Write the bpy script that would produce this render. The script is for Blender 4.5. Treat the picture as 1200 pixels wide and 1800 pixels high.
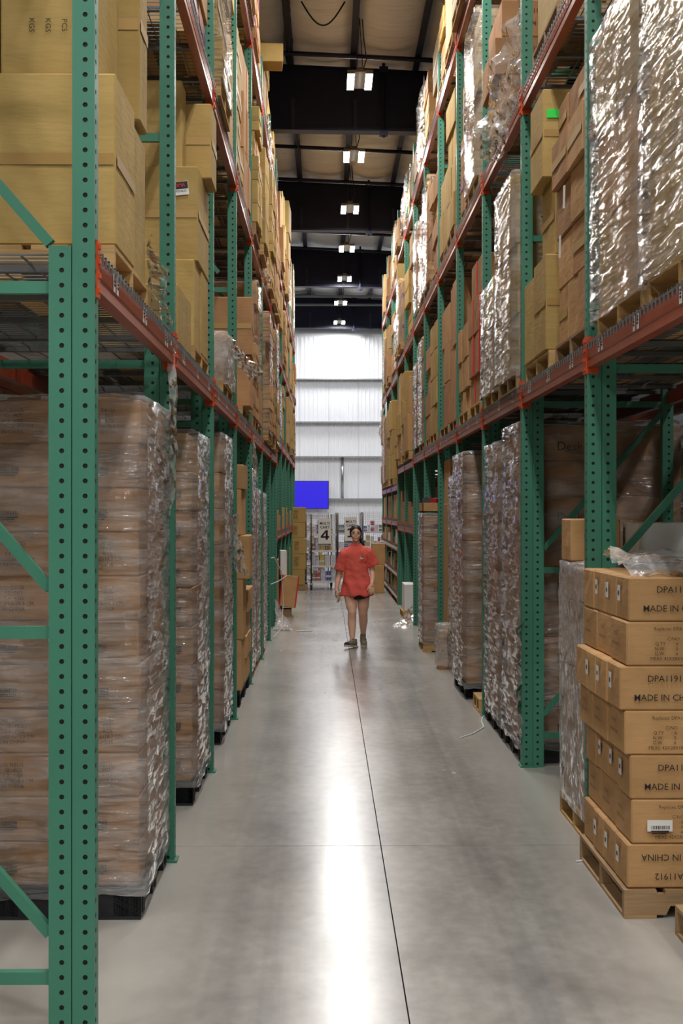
import bpy, bmesh, math, random
from mathutils import Vector, Matrix, noise as mnoise
for o in list(bpy.data.objects): bpy.data.objects.remove(o)
SC = bpy.context.scene
COL = SC.collection
R = math.radians
rnd = random.Random(7)
# ------------------------------------------------------------------ camera, world, exposure
cam = bpy.data.cameras.new('camera'); cam_o = bpy.data.objects.new('camera', cam); COL.objects.link(cam_o)
cam.sensor_fit = 'VERTICAL'; cam.sensor_height = 36.0; cam.sensor_width = 24.0; cam.lens = 50.0
cam.clip_start = 0.05; cam.clip_end = 200
cam_o.location = (0, 0, 1.8); cam_o.rotation_euler = (R(90), 0, R(-0.596))
SC.camera = cam_o
w = bpy.data.worlds.new('world'); SC.world = w; w.use_nodes = True
w.node_tree.nodes['Background'].inputs[0].default_value = (0.5, 0.55, 0.6, 1)
w.node_tree.nodes['Background'].inputs[1].default_value = 0.02
SC.view_settings.view_transform = 'Standard'; SC.view_settings.look = 'None'
SC.view_settings.gamma = 1.0; SC.view_settings.use_curve_mapping = False
SC.view_settings.exposure = 0.0
LAMP = 310.0                                   # emission of each high-bay diffuser
cy = SC.cycles
cy.use_denoising = True; cy.max_bounces = 6; cy.diffuse_bounces = 3; cy.glossy_bounces = 3; cy.use_adaptive_sampling = True; cy.adaptive_threshold = .06; cy.adaptive_min_samples = 20
cy.transparent_max_bounces = 10; cy.sample_clamp_indirect = 6.0; cy.caustics_reflective = False; cy.caustics_refractive = False

# ------------------------------------------------------------------ materials
def lin(c): return tuple(((v/255)/12.92 if v/255 <= .04045 else ((v/255+.055)/1.055)**2.4) for v in c) + (1.0,)
MATS = {}
def mat(name, rgb=(128,128,128), rough=.5, metal=0., spec=.5):
    m = bpy.data.materials.new(name); m.use_nodes = True
    b = m.node_tree.nodes['Principled BSDF']
    b.inputs['Base Color'].default_value = lin(rgb); b.inputs['Roughness'].default_value = rough
    b.inputs['Metallic'].default_value = metal; b.inputs['Specular IOR Level'].default_value = spec
    MATS[name] = m; return m
def N(m, t, **kw):
    n = m.node_tree.nodes.new(t)
    for k, v in kw.items(): setattr(n, k, v)
    return n
def L(m, a, b): m.node_tree.links.new(a, b)
def noisy(name, rgb_a, rgb_b, scale=(4,4,4), detail=4, rough=.6, bump=0., bscale=None, coord='Object', objvar=0., spec=.4, metal=0.):
    m = mat(name, rgb_a, rough, metal, spec); b = m.node_tree.nodes['Principled BSDF']
    tc = N(m, 'ShaderNodeTexCoord'); mp = N(m, 'ShaderNodeMapping'); mp.inputs['Scale'].default_value = scale
    if coord == 'World':
        g = N(m, 'ShaderNodeNewGeometry'); L(m, g.outputs['Position'], mp.inputs['Vector'])
    else: L(m, tc.outputs[coord], mp.inputs['Vector'])
    nz = N(m, 'ShaderNodeTexNoise'); nz.inputs['Scale'].default_value = 1; nz.inputs['Detail'].default_value = detail
    L(m, mp.outputs[0], nz.inputs['Vector'])
    rp = N(m, 'ShaderNodeValToRGB'); rp.color_ramp.elements[0].position = .32; rp.color_ramp.elements[1].position = .68
    rp.color_ramp.elements[0].color = lin(rgb_a); rp.color_ramp.elements[1].color = lin(rgb_b)
    L(m, nz.outputs['Fac'], rp.inputs[0])
    out = rp.outputs[0]
    if objvar:
        oi = N(m, 'ShaderNodeObjectInfo'); mr = N(m, 'ShaderNodeMapRange'); at_ = N(m, 'ShaderNodeAttribute', attribute_name='tone'); ad_ = N(m, 'ShaderNodeMath', operation='ADD'); fc_ = N(m, 'ShaderNodeMath', operation='FRACT')
        L(m, oi.outputs['Random'], ad_.inputs[0]); L(m, at_.outputs['Fac'], ad_.inputs[1]); L(m, ad_.outputs[0], fc_.inputs[0])
        mr.inputs[3].default_value = 1-objvar; mr.inputs[4].default_value = 1+objvar
        L(m, fc_.outputs[0], mr.inputs[0])
        hs = N(m, 'ShaderNodeHueSaturation'); L(m, mr.outputs[0], hs.inputs['Value']); L(m, out, hs.inputs['Color']); out = hs.outputs[0]
    L(m, out, b.inputs['Base Color'])
    if bump:
        n2 = N(m, 'ShaderNodeTexNoise'); n2.inputs['Detail'].default_value = 3; n2.inputs['Scale'].default_value = 1
        mp2 = N(m, 'ShaderNodeMapping'); mp2.inputs['Scale'].default_value = bscale or scale
        L(m, tc.outputs['Object'] if coord != 'World' else g.outputs['Position'], mp2.inputs['Vector']); L(m, mp2.outputs[0], n2.inputs['Vector'])
        bp = N(m, 'ShaderNodeBump'); bp.inputs['Strength'].default_value = bump; bp.inputs['Distance'].default_value = .02
        L(m, n2.outputs['Fac'], bp.inputs['Height']); L(m, bp.outputs[0], b.inputs['Normal'])
    return m
noisy('brown', (172,127,86), (186,141,98), (5,5,5), rough=.75, bump=.12, bscale=(9,9,40), objvar=.12, spec=.25)
noisy('tan',   (188,146,98), (200,158,108), (5,5,5), rough=.75, bump=.12, bscale=(9,9,40), objvar=.12, spec=.25)
noisy('yellow', (176,148,88), (188,158,97), (5,5,5), rough=.72, bump=.12, bscale=(9,9,40), objvar=.10, spec=.25)
noisy('white_card', (225,225,222), (235,235,232), (5,5,5), rough=.7, objvar=.05)
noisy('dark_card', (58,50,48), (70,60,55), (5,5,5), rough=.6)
mat('tape', (170,134,72), .45, 0, .4)
mat('clear_tape', (186,152,92), .5, 0, .4)
mat('red_tape', (205,40,32), .4)
mat('purple_tape', (130,30,120), .4)
mat('print_ink', (40,34,30), .8)
mat('faded_ink', (66,46,32), .8)
mat('sticker', (232,232,228), .5)
mat('green_sticker', (40,225,70), .5)
mat('black_sticker', (26,24,26), .5)
mat('red_print', (200,40,40), .5)
noisy('green_paint', (64,128,104), (71,135,111), (3,3,1.5), rough=.42, bump=.03, objvar=.05, spec=.45)
noisy('beam_paint', (146,58,34), (158,68,42), (3,6,3), rough=.34, spec=.5, objvar=.05)
noisy('orange_paint', (206,76,34), (216,86,42), (5,5,5), rough=.42)
mat('hole_shade', (22,22,24), .7)  # shade inside the rack columns, put into the colour
mat('deck_wire', (120,122,122), .4, .6)
noisy('wood', (204,170,118), (182,146,98), (3,3,30), rough=.8, bump=.2, bscale=(6,6,60), objvar=.13, spec=.2)
noisy('old_wood', (150,122,90), (172,142,106), (3,3,30), rough=.85, bump=.2, bscale=(6,6,60), objvar=.13, spec=.2)
noisy('black_plastic', (26,27,30), (36,38,42), (6,6,6), rough=.45, bump=.05)
noisy('steel_beam', (14,18,42), (20,24,52), (2,2,2), rough=.5, spec=.4)
noisy('purlin_paint', (34,36,56), (46,48,68), (2,2,2), rough=.5)
noisy('insulation', (232,233,235), (242,243,245), (1,3,1), rough=.45, bump=.9, bscale=(.9,10,1), coord='World')
noisy('wall_metal', (226,230,238), (234,237,243), (.4,.4,.4), rough=.42, coord='World')
noisy('girt', (128,130,134), (140,142,146), (1,1,1), rough=.5)
mat('dark_wall', (62,64,70), .8)
mat('joint', (44,42,40), .9)
mat('white_strap', (235,235,235), .4)
mat('chrome', (190,192,195), .25, .9)
mat('cart_wire', (190,193,200), .4, .2)
mat('cart_post', (84,74,72), .4, .6)
mat('rubber', (38,38,40), .7)
mat('caster_grey', (120,122,120), .5)
mat('tv_frame', (30,28,70), .4)
mat('cable', (30,30,34), .6)
mat('lamp_body', (120,118,112), .6)
m = mat('tv_screen', (40,32,190), .25); b = m.node_tree.nodes['Principled BSDF']
b.inputs['Emission Color'].default_value = lin((52,38,215)); b.inputs['Emission Strength'].default_value = .55
m = mat('lamp_glow', (255,255,255), .5); b = m.node_tree.nodes['Principled BSDF']
b.inputs['Emission Color'].default_value = (1.0, .975, .95, 1); b.inputs['Emission Strength'].default_value = LAMP
# polished concrete
def concrete():
    m = mat('concrete', (150,147,142), .3, 0, .5); b = m.node_tree.nodes['Principled BSDF']
    g = N(m, 'ShaderNodeNewGeometry')
    def nz(scale, detail=5, dist=0.):
        mp = N(m, 'ShaderNodeMapping'); mp.inputs['Scale'].default_value = scale; L(m, g.outputs['Position'], mp.inputs['Vector'])
        n = N(m, 'ShaderNodeTexNoise'); n.inputs['Scale'].default_value = 1; n.inputs['Detail'].default_value = detail
        n.inputs['Distortion'].default_value = dist; L(m, mp.outputs[0], n.inputs['Vector']); return n.outputs['Fac']
    def ramp(fac, p0, c0, p1, c1):
        r = N(m, 'ShaderNodeValToRGB'); e = r.color_ramp.elements
        e[0].position = p0; e[0].color = c0; e[1].position = p1; e[1].color = c1; L(m, fac, r.inputs[0]); return r.outputs[0]
    def mix(bt, fac, a, c):
        x = N(m, 'ShaderNodeMix', data_type='RGBA', blend_type=bt)
        if isinstance(fac, float): x.inputs[0].default_value = fac
        else: L(m, fac, x.inputs[0])
        L(m, a, x.inputs[6])
        if isinstance(c, tuple): x.inputs[7].default_value = c
        else: L(m, c, x.inputs[7])
        return x.outputs[2]
    base = ramp(nz((1.1,.7,1), 7, .6), .3, lin((138,134,129)), .7, lin((180,176,169)))
    fine = ramp(nz((14,9,1), 6), .3, (.80,.80,.80,1), .7, (1.05,1.05,1.05,1))
    c1 = mix('MULTIPLY', 1.0, base, fine)
    tyre = ramp(nz((4.2,.10,1), 4, .3), .46, (1,1,1,1), .66, (.62,.62,.65,1))       # forklift tyre marks along the aisle
    c2 = mix('MULTIPLY', .8, c1, tyre)
    sx = N(m, 'ShaderNodeSeparateXYZ'); L(m, g.outputs['Position'], sx.inputs[0])
    # dusty unpolished margins under the racks, with a ragged edge
    wob = N(m, 'ShaderNodeMath', operation='MULTIPLY_ADD'); L(m, nz((2,.5,1), 4), wob.inputs[0]); wob.inputs[1].default_value = .3
    sh = N(m, 'ShaderNodeMath', operation='SUBTRACT'); L(m, sx.outputs[0], sh.inputs[0]); sh.inputs[1].default_value = .30
    ab = N(m, 'ShaderNodeMath', operation='ABSOLUTE'); L(m, sh.outputs[0], ab.inputs[0]); L(m, ab.outputs[0], wob.inputs[2])
    dust = ramp(wob.outputs[0], .98, (0,0,0,1), 1.0, (1,1,1,1)); 
    mr = N(m, 'ShaderNodeMapRange'); mr.inputs[1].default_value = .80; mr.inputs[2].default_value = 1.25; L(m, wob.outputs[0], mr.inputs[0])
    c3 = mix('MIX', mr.outputs[0], c2, lin((178,174,166)))
    L(m, c3, b.inputs['Base Color'])
    rr = N(m, 'ShaderNodeMapRange'); rr.inputs[1].default_value = .3; rr.inputs[2].default_value = .7; rr.inputs[3].default_value = .20; rr.inputs[4].default_value = .265
    L(m, nz((1.6,.8,1), 6, .4), rr.inputs[0])
    ra = N(m, 'ShaderNodeMath', operation='MULTIPLY_ADD'); L(m, mr.outputs[0], ra.inputs[0]); ra.inputs[1].default_value = .0; L(m, rr.outputs[0], ra.inputs[2])
    L(m, ra.outputs[0], b.inputs['Roughness'])
    bp = N(m, 'ShaderNodeBump'); bp.inputs['Strength'].default_value = .04; bp.inputs['Distance'].default_value = .01
    L(m, nz((5,3,1), 4), bp.inputs['Height']); L(m, bp.outputs[0], b.inputs['Normal'])
concrete()
def film_material(name, lo, hi, rough, streak=(3,3,42), rot=.35, bump=.5, gloss=.7):
    m = bpy.data.materials.new(name); m.use_nodes = True; MATS[name] = m
    nt = m.node_tree; nt.nodes.remove(nt.nodes['Principled BSDF']); out = nt.nodes['Material Output']
    g = N(m, 'ShaderNodeNewGeometry')
    mp = N(m, 'ShaderNodeMapping'); mp.inputs['Rotation'].default_value = (rot, rot, 0); mp.inputs['Scale'].default_value = streak
    L(m, g.outputs['Position'], mp.inputs['Vector'])
    n1 = N(m, 'ShaderNodeTexNoise'); n1.inputs['Scale'].default_value = 1; n1.inputs['Detail'].default_value = 4; n1.inputs['Distortion'].default_value = .6
    L(m, mp.outputs[0], n1.inputs['Vector'])
    n2 = N(m, 'ShaderNodeTexNoise'); n2.inputs['Scale'].default_value = 7; n2.inputs['Detail'].default_value = 6; L(m, g.outputs['Position'], n2.inputs['Vector'])
    ad = N(m, 'ShaderNodeMath', operation='ADD'); L(m, n1.outputs['Fac'], ad.inputs[0]); L(m, n2.outputs['Fac'], ad.inputs[1])
    bp = N(m, 'ShaderNodeBump'); bp.inputs['Strength'].default_value = bump; bp.inputs['Distance'].default_value = .02; L(m, ad.outputs[0], bp.inputs['Height'])
    mr = N(m, 'ShaderNodeMapRange'); mr.inputs[1].default_value = .35; mr.inputs[2].default_value = .68; mr.inputs[3].default_value = lo; mr.inputs[4].default_value = hi
    mp3 = N(m, 'ShaderNodeMapping'); mp3.inputs['Rotation'].default_value = (rot*.6, rot*.6, 0); mp3.inputs['Scale'].default_value = (2.2,2.2,10); L(m, g.outputs['Position'], mp3.inputs['Vector'])
    n3 = N(m, 'ShaderNodeTexNoise'); n3.inputs['Scale'].default_value = 1; n3.inputs['Detail'].default_value = 7; n3.inputs['Roughness'].default_value = .62; n3.inputs['Distortion'].default_value = .4; L(m, mp3.outputs[0], n3.inputs['Vector'])
    L(m, n3.outputs['Fac'], mr.inputs[0])
    tr = N(m, 'ShaderNodeBsdfTransparent'); df = N(m, 'ShaderNodeBsdfDiffuse'); df.inputs[0].default_value = (.86,.85,.84,1)
    gl = N(m, 'ShaderNodeBsdfGlossy'); gl.inputs['Roughness'].default_value = rough; gl.inputs[0].default_value = (1,1,1,1)
    L(m, bp.outputs[0], gl.inputs['Normal']); L(m, bp.outputs[0], df.inputs['Normal'])
    m1 = N(m, 'ShaderNodeMixShader'); L(m, mr.outputs[0], m1.inputs[0]); L(m, tr.outputs[0], m1.inputs[1]); L(m, df.outputs[0], m1.inputs[2])
    fr = N(m, 'ShaderNodeFresnel'); fr.inputs[0].default_value = 1.5; L(m, bp.outputs[0], fr.inputs['Normal'])
    fm = N(m, 'ShaderNodeMath', operation='MULTIPLY_ADD'); L(m, fr.outputs[0], fm.inputs[0]); fm.inputs[1].default_value = gloss; fm.inputs[2].default_value = .015
    sk = N(m, 'ShaderNodeMapRange'); sk.inputs[1].default_value = .47; sk.inputs[2].default_value = .62; sk.inputs[3].default_value = .12; sk.inputs[4].default_value = 2.2; L(m, n1.outputs['Fac'], sk.inputs[0])
    fx = N(m, 'ShaderNodeMath', operation='MULTIPLY', use_clamp=True); L(m, fm.outputs[0], fx.inputs[0]); L(m, sk.outputs[0], fx.inputs[1])
    m2 = N(m, 'ShaderNodeMixShader'); L(m, fx.outputs[0], m2.inputs[0]); L(m, m1.outputs[0], m2.inputs[1]); L(m, gl.outputs[0], m2.inputs[2])
    L(m, m2.outputs[0], out.inputs[0])
film_material('film', .02, .12, .09, streak=(5,5,42), rot=.55, bump=.5)
film_material('film_milky', .05, .28, .09, streak=(4,4,38), rot=.45, bump=.55)
film_material('film_floor', .03, .34, .08, streak=(5,5,30), rot=.45, bump=1.1, gloss=1.0)
film_material('film_crumpled', .18, .50, .12, streak=(16,16,16), bump=.8)

# ------------------------------------------------------------------ mesh helpers
class MB:
    def __init__(s): s.v = []; s.f = []; s.m = []; s.slots = []
    def slot(s, name):
        if name not in s.slots: s.slots.append(name)
        return s.slots.index(name)
    def poly(s, pts, mt=0):
        i = len(s.v); s.v += [tuple(p) for p in pts]; s.f.append(tuple(range(i, i+len(pts)))); s.m.append(mt)
    def box(s, x0, x1, y0, y1, z0, z1, mt=0, mtx=None):
        i = len(s.v)
        p = [(x,y,z) for z in (z0,z1) for y in (y0,y1) for x in (x0,x1)]
        if mtx is not None: p = [tuple(mtx @ Vector(q)) for q in p]
        s.v += p
        for f in ((0,2,3,1),(4,5,7,6),(0,1,5,4),(2,6,7,3),(0,4,6,2),(1,3,7,5)): s.f.append(tuple(i+k for k in f)); s.m.append(mt)
    def prism(s, prof, a, b, axis='y', mt=0):
        """closed profile extruded along an axis; profile 2D (x,z) for y, (y,z) for x, (x,y) for z"""
        n = len(prof); i = len(s.v)
        def P(q, t): return (q[0],t,q[1]) if axis == 'y' else ((t,q[0],q[1]) if axis == 'x' else (q[0],q[1],t))
        s.v += [P(q,a) for q in prof] + [P(q,b) for q in prof]
        for k in range(n): s.f.append((i+k, i+(k+1)%n, i+n+(k+1)%n, i+n+k)); s.m.append(mt)
        s.f.append(tuple(i+k for k in range(n))); s.m.append(mt); s.f.append(tuple(i+2*n-1-k for k in range(n))); s.m.append(mt)
    def tube(s, pts, r, seg=6, mt=0, caps=True):
        pts = [Vector(p) for p in pts]; rs = r if isinstance(r, (list,tuple)) else [r]*len(pts); i0 = len(s.v)
        D = pts[-1]-pts[0]; D = D.normalized() if D.length > 1e-6 else Vector((1,0,0))
        up = Vector((1,0,0)) if abs(D.z) > .6 else Vector((0,0,1)); alt = Vector((0,1,0)) if abs(D.z) > .6 else Vector((1,0,0))
        for k, p in enumerate(pts):
            d = (pts[min(k+1,len(pts)-1)] - pts[max(k-1,0)])
            d = d.normalized() if d.length > 1e-9 else Vector((0,0,1))
            a = d.cross(up if abs(d.dot(up)) < .985 else alt).normalized(); c = d.cross(a)
            for j in range(seg):
                t = 2*math.pi*j/seg; s.v.append(tuple(p + (a*math.cos(t) + c*math.sin(t))*rs[k]))
        for k in range(len(pts)-1):
            for j in range(seg):
                s.f.append((i0+k*seg+j, i0+k*seg+(j+1)%seg, i0+(k+1)*seg+(j+1)%seg, i0+(k+1)*seg+j)); s.m.append(mt)
        if caps:
            s.f.append(tuple(i0+j for j in range(seg))[::-1]); s.m.append(mt)
            e = i0+(len(pts)-1)*seg; s.f.append(tuple(e+j for j in range(seg))); s.m.append(mt)
    def ellipsoid(s, c, rx, ry, rz, nu=14, nv=9, mt=0, mtx=None):
        i0 = len(s.v); c = Vector(c)
        for a in range(1, nv):
            ph = math.pi*a/nv
            for b_ in range(nu):
                th = 2*math.pi*b_/nu; q = Vector((rx*math.sin(ph)*math.cos(th), ry*math.sin(ph)*math.sin(th), rz*math.cos(ph)))
                if mtx is not None: q = mtx @ q
                s.v.append(tuple(c+q))
        t = Vector((0,0,rz)); t2 = -t
        if mtx is not None: t = mtx @ t; t2 = mtx @ t2
        s.v.append(tuple(c+t)); s.v.append(tuple(c+t2)); T = len(s.v)-2; B = T+1
        for a in range(nv-2):
            for b_ in range(nu): s.f.append((i0+a*nu+b_, i0+(a+1)*nu+b_, i0+(a+1)*nu+(b_+1)%nu, i0+a*nu+(b_+1)%nu)); s.m.append(mt)
        for b_ in range(nu):
            s.f.append((T, i0+b_, i0+(b_+1)%nu)); s.m.append(mt)
            s.f.append((B, i0+(nv-2)*nu+(b_+1)%nu, i0+(nv-2)*nu+b_)); s.m.append(mt)
    def rings(s, rings, mt=0, cap=True):
        n = len(rings[0]); i0 = len(s.v)
        for r_ in rings: s.v += [tuple(p) for p in r_]
        for k in range(len(rings)-1):
            for j in range(n): s.f.append((i0+k*n+j, i0+k*n+(j+1)%n, i0+(k+1)*n+(j+1)%n, i0+(k+1)*n+j)); s.m.append(mt)
        if cap:
            s.f.append(tuple(i0+j for j in range(n))[::-1]); s.m.append(mt)
            e = i0+(len(rings)-1)*n; s.f.append(tuple(e+j for j in range(n))); s.m.append(mt)
    def mesh(s, name, mats, smooth=False, fix=True):
        me = bpy.data.meshes.new(name); me.from_pydata(s.v, [], s.f)
        for mn in ([mats] if isinstance(mats, str) else mats): me.materials.append(MATS[mn])
        me.polygons.foreach_set('material_index', s.m)
        if fix:
            bm = bmesh.new(); bm.from_mesh(me); bmesh.ops.recalc_face_normals(bm, faces=bm.faces); bm.to_mesh(me); bm.free()
        if smooth: me.polygons.foreach_set('use_smooth', [True]*len(me.polygons))
        me.update(); return me
def ob(name, me, parent=None, loc=(0,0,0), rot=(0,0,0), label=None, cat=None, group=None, kind=None, scale=None):
    o = bpy.data.objects.new(name, me); COL.objects.link(o); o.location = loc; o.rotation_euler = rot
    if scale: o.scale = scale
    if parent: o.parent = parent
    if label: o['label'] = label
    if cat: o['category'] = cat
    if group: o['group'] = group
    if kind: o['kind'] = kind
    return o
def swap(me, mn):
    key = (me.name, mn)
    if key not in SWAP:
        c = me.copy(); c.materials[0] = MATS[mn]; SWAP[key] = c
    return SWAP[key]
SWAP = {}
TXT = {}
def text_mesh(s, size, mn, align='CENTER', bold=0.):
    key = (s, size, mn, align, bold)
    if key in TXT: return TXT[key]
    cu = bpy.data.curves.new('text', 'FONT'); cu.body = s; cu.size = size; cu.align_x = align; cu.align_y = 'CENTER'; cu.resolution_u = 2
    cu.offset = bold*size; cu.space_line = 1.05
    o = bpy.data.objects.new('text_tmp', cu)
    me = bpy.data.meshes.new_from_object(o)
    bpy.data.objects.remove(o); me.materials.clear(); me.materials.append(MATS[mn]); me.name = 'printed_text'
    TXT[key] = me; return me
FRONT = (R(90), 0, 0)                 # text lying on a face that looks towards -Y
def side_rot(s): return (R(90), 0, R(90) if s < 0 else R(-90))   # face looking into the aisle
ORD = ['first','second','third','fourth','fifth','sixth','seventh','eighth','ninth','tenth','eleventh','twelfth','thirteenth','fourteenth','fifteenth']

# ------------------------------------------------------------------ the building shell
def build_shell():
    fb = MB(); fb.box(-9,10,-14,47.6,-.16,-.03); fl = ob('floor', fb.mesh('floor','joint'), kind='structure', label='dark joint bed under the polished concrete floor')
    xs = [-9,-4.1,.292,4.7,10]; ys = [-14,-1.1,7.67,16.42,25.1,33.8,42.5,47.6]; g = .0028
    for i in range(4):
        for j in range(7):
            b = MB(); b.box(xs[i]+g, xs[i+1]-g, ys[j]+g, ys[j+1]-g, -.03, 0); ob('slab', b.mesh('slab','concrete'), fl)
    YW = 47.3
    # far wall: ribbed liner panels, horizontal girts
    b = MB(); b.box(-9,10,YW+.06,YW+.25,0,9.6); wf = ob('wall_far', b.mesh('wall_far','wall_metal'), kind='structure', label='pale ribbed metal end wall behind the carts')
    pw = .985; x = .07 - 9*pw; pm = None
    while x < 9.5:
        if pm is None:
            b = MB(); prof = []; n = 7
            for k in range(n):
                u = .004 + (pw-.008)*k/n; st = (pw-.008)/n
                prof += [(u,.0),(u+st*.28,.0),(u+st*.36,-.014),(u+st*.64,-.014),(u+st*.72,0.)]
            prof += [(pw-.004,0.),(pw-.004,.06),(.004,.06)]
            b.prism([(p[0],p[1]) for p in prof], .02, 7.62, 'z'); pm = b.mesh('wall_panel','wall_metal')
        ob('wall_panel', pm, wf, (x, YW, 0)); x += pw
    for z in (2.25, 3.65, 4.80, 6.22):
        b = MB(); b.prism([(YW-.2,z),(YW-.2,z-.04),(YW-.185,z-.04),(YW-.185,z-.012),(YW-.016,z-.012),(YW-.016,z)], -9, 10, 'x'); ob('girt', b.mesh('girt','girt'), wf)
    b = MB(); b.tube([(.52,YW-.05,2.25),(.52,YW-.05,3.63)], .045, 8); ob('conduit', b.mesh('conduit','chrome', True), wf)
    for nm, a in (('wall_left',(-9.2,-9,-14,47.6)),('wall_right',(10,10.2,-14,47.6)),('wall_back',(-9.2,10.2,-14.2,-14))):
        b = MB(); b.box(a[0],a[1],a[2],a[3],0,9.6); ob(nm, b.mesh(nm,'dark_wall'), kind='structure', label={'wall_left':'dark side wall behind the rack at the picture\'s west','wall_right':'dark side wall behind the opposite rack','wall_back':'dark wall behind the camera'}[nm])
    # roof: insulation between purlins, on deep rafters, falling gently to the right
    SL = -.046
    zt = lambda x: 8.84 + SL*(x-.3)
    b = MB(); b.poly([(-9.2,-14,zt(-9)+.62),(10.2,-14,zt(10)+.62),(10.2,47.6,zt(10)+.62),(-9.2,47.6,zt(-9)+.62)]); b.poly([(-9.2,-14,zt(-9)+.7),(10.2,-14,zt(10)+.7),(10.2,47.6,zt(10)+.7),(-9.2,47.6,zt(-9)+.7)])
    ce = ob('ceiling', b.mesh('ceiling','insulation'), kind='structure', label='white vinyl roof insulation sagging between dark purlins')
    px = [-.54+.99*n for n in range(-8,10)]
    for q in range(3):
        pass
    var = []
    for q in range(4):
        b = MB(); nx, ny = 8, 420; y0, y1 = -14., 47.3
        for j in range(ny+1):
            yy = y0+(y1-y0)*j/ny
            for i in range(nx+1):
                u = i/nx; s = 4*u*(1-u)
                z = -.10*s*(1+.5*mnoise.noise(Vector((q*9.1, yy*.5, 0)))) + s*.07*mnoise.noise(Vector((q*5.3+u*.8, yy*2.6, 3))) + s*.045*mnoise.noise(Vector((q*3.3+u*1.2, yy*6, 8)))
                b.v.append((u*.99, yy, z + SL*u*.99))
        for j in range(ny):
            for i in range(nx): b.f.append((j*(nx+1)+i, j*(nx+1)+i+1, (j+1)*(nx+1)+i+1, (j+1)*(nx+1)+i)); b.m.append(0)
        var.append(b.mesh('insulation_panel','insulation', True, fix=False))
    b = MB(); z0 = 0.
    b.prism([(-.085,0),(.012,0),(.012,.008),(.004,.012),(.004,.215),(.07,.215),(.07,.225),(-.006,.225),(-.006,.01),(-.085,.01)], -14, 47.2, 'y'); pum = b.mesh('purlin','purlin_paint')
    for k, x in enumerate(px):
        ob('purlin', pum, ce, (x,0,zt(x)))
        if k < len(px)-1: ob('insulation_panel', var[(k*3)%4], ce, (x,0,zt(x)+.22))
    def rafter(y):
        b = MB(); zb = lambda x: 7.85-.012*(x-.3)
        for (ya,yb,lo,hi) in ((y,y+.02,None,None),):
            b.prism([(-9.2,zb(-9.2)),(10.2,zb(10.2)),(10.2,zt(10.2)),(-9.2,zt(-9.2))], y+.11, y+.13, 'y')
        b.prism([(-9.2,zb(-9.2)-.014),(10.2,zb(10.2)-.014),(10.2,zb(10.2)),(-9.2,zb(-9.2))], y, y+.24, 'y')
        b.prism([(-9.2,zt(-9.2)-.014),(10.2,zt(10.2)-.014),(10.2,zt(10.2)),(-9.2,zt(-9.2))], y, y+.24, 'y')
        r = ob('rafter', b.mesh('rafter','steel_beam'), ce)
        for x in px:
            if -4 < x < 5:
                b = MB(); b.box(x-.03,x+.03,y+.07,y+.11,zb(x)+.03,zb(x)+.5); ob('stiffener', b.mesh('stiffener','purlin_paint'), r)
        b = MB(); b.tube([(.9,y-.02,zb(.9)-.12),(.9,y-.02,zt(.9)+.10)], .028, 6); b.box(.83,.97,y-.07,y+.03,zb(.9)-.10,zb(.9)-.02); b.box(.83,.97,y-.07,y+.03,zt(.9)-.06,zt(.9)+.02); ob('clamp_rod', b.mesh('clamp_rod','steel_beam'), r)
    for y in (-3.2, 5.5, 14.7, 22.5, 30.5, 38.1, 46.7): rafter(y)
    for y in (13.9, 19.0, 21.8, 27.4, 30.1, 35.6, 37.9):
        b = MB(); b.tube([(-9,y,zt(-9)-.05),(10,y,zt(10)-.05)], .038, 8); ob('roof_pipe', b.mesh('roof_pipe','steel_beam', True), ce)
    for y, z in ((43.2,8.35),(43.6,8.15)):
        b = MB(); b.tube([(-9,y,z),(10,y,z)], .035, 8); ob('roof_pipe', b.mesh('roof_pipe','girt', True), ce)
    # slack cables
    for x, ya, yb in ((-.62,16,22.4),(-.56,16.5,22.4),(-.55,24,30.3)):
        b = MB(); b.tube([(x+.02*math.sin(k*.9), ya+(yb-ya)*k/14, zt(x)-.03-.05*math.sin(math.pi*k/14)) for k in range(15)], .011, 5); ob('slack_cable', b.mesh('slack_cable','cable', True), ce)
    b = MB(); b.tube([(-.35+.6*k/16, 19.6, zt(0)-.02-.33*math.sin(math.pi*k/16)) for k in range(17)], .012, 5); ob('slack_cable', b.mesh('slack_cable','cable', True), ce)
    return zt
zt = build_shell()
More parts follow.
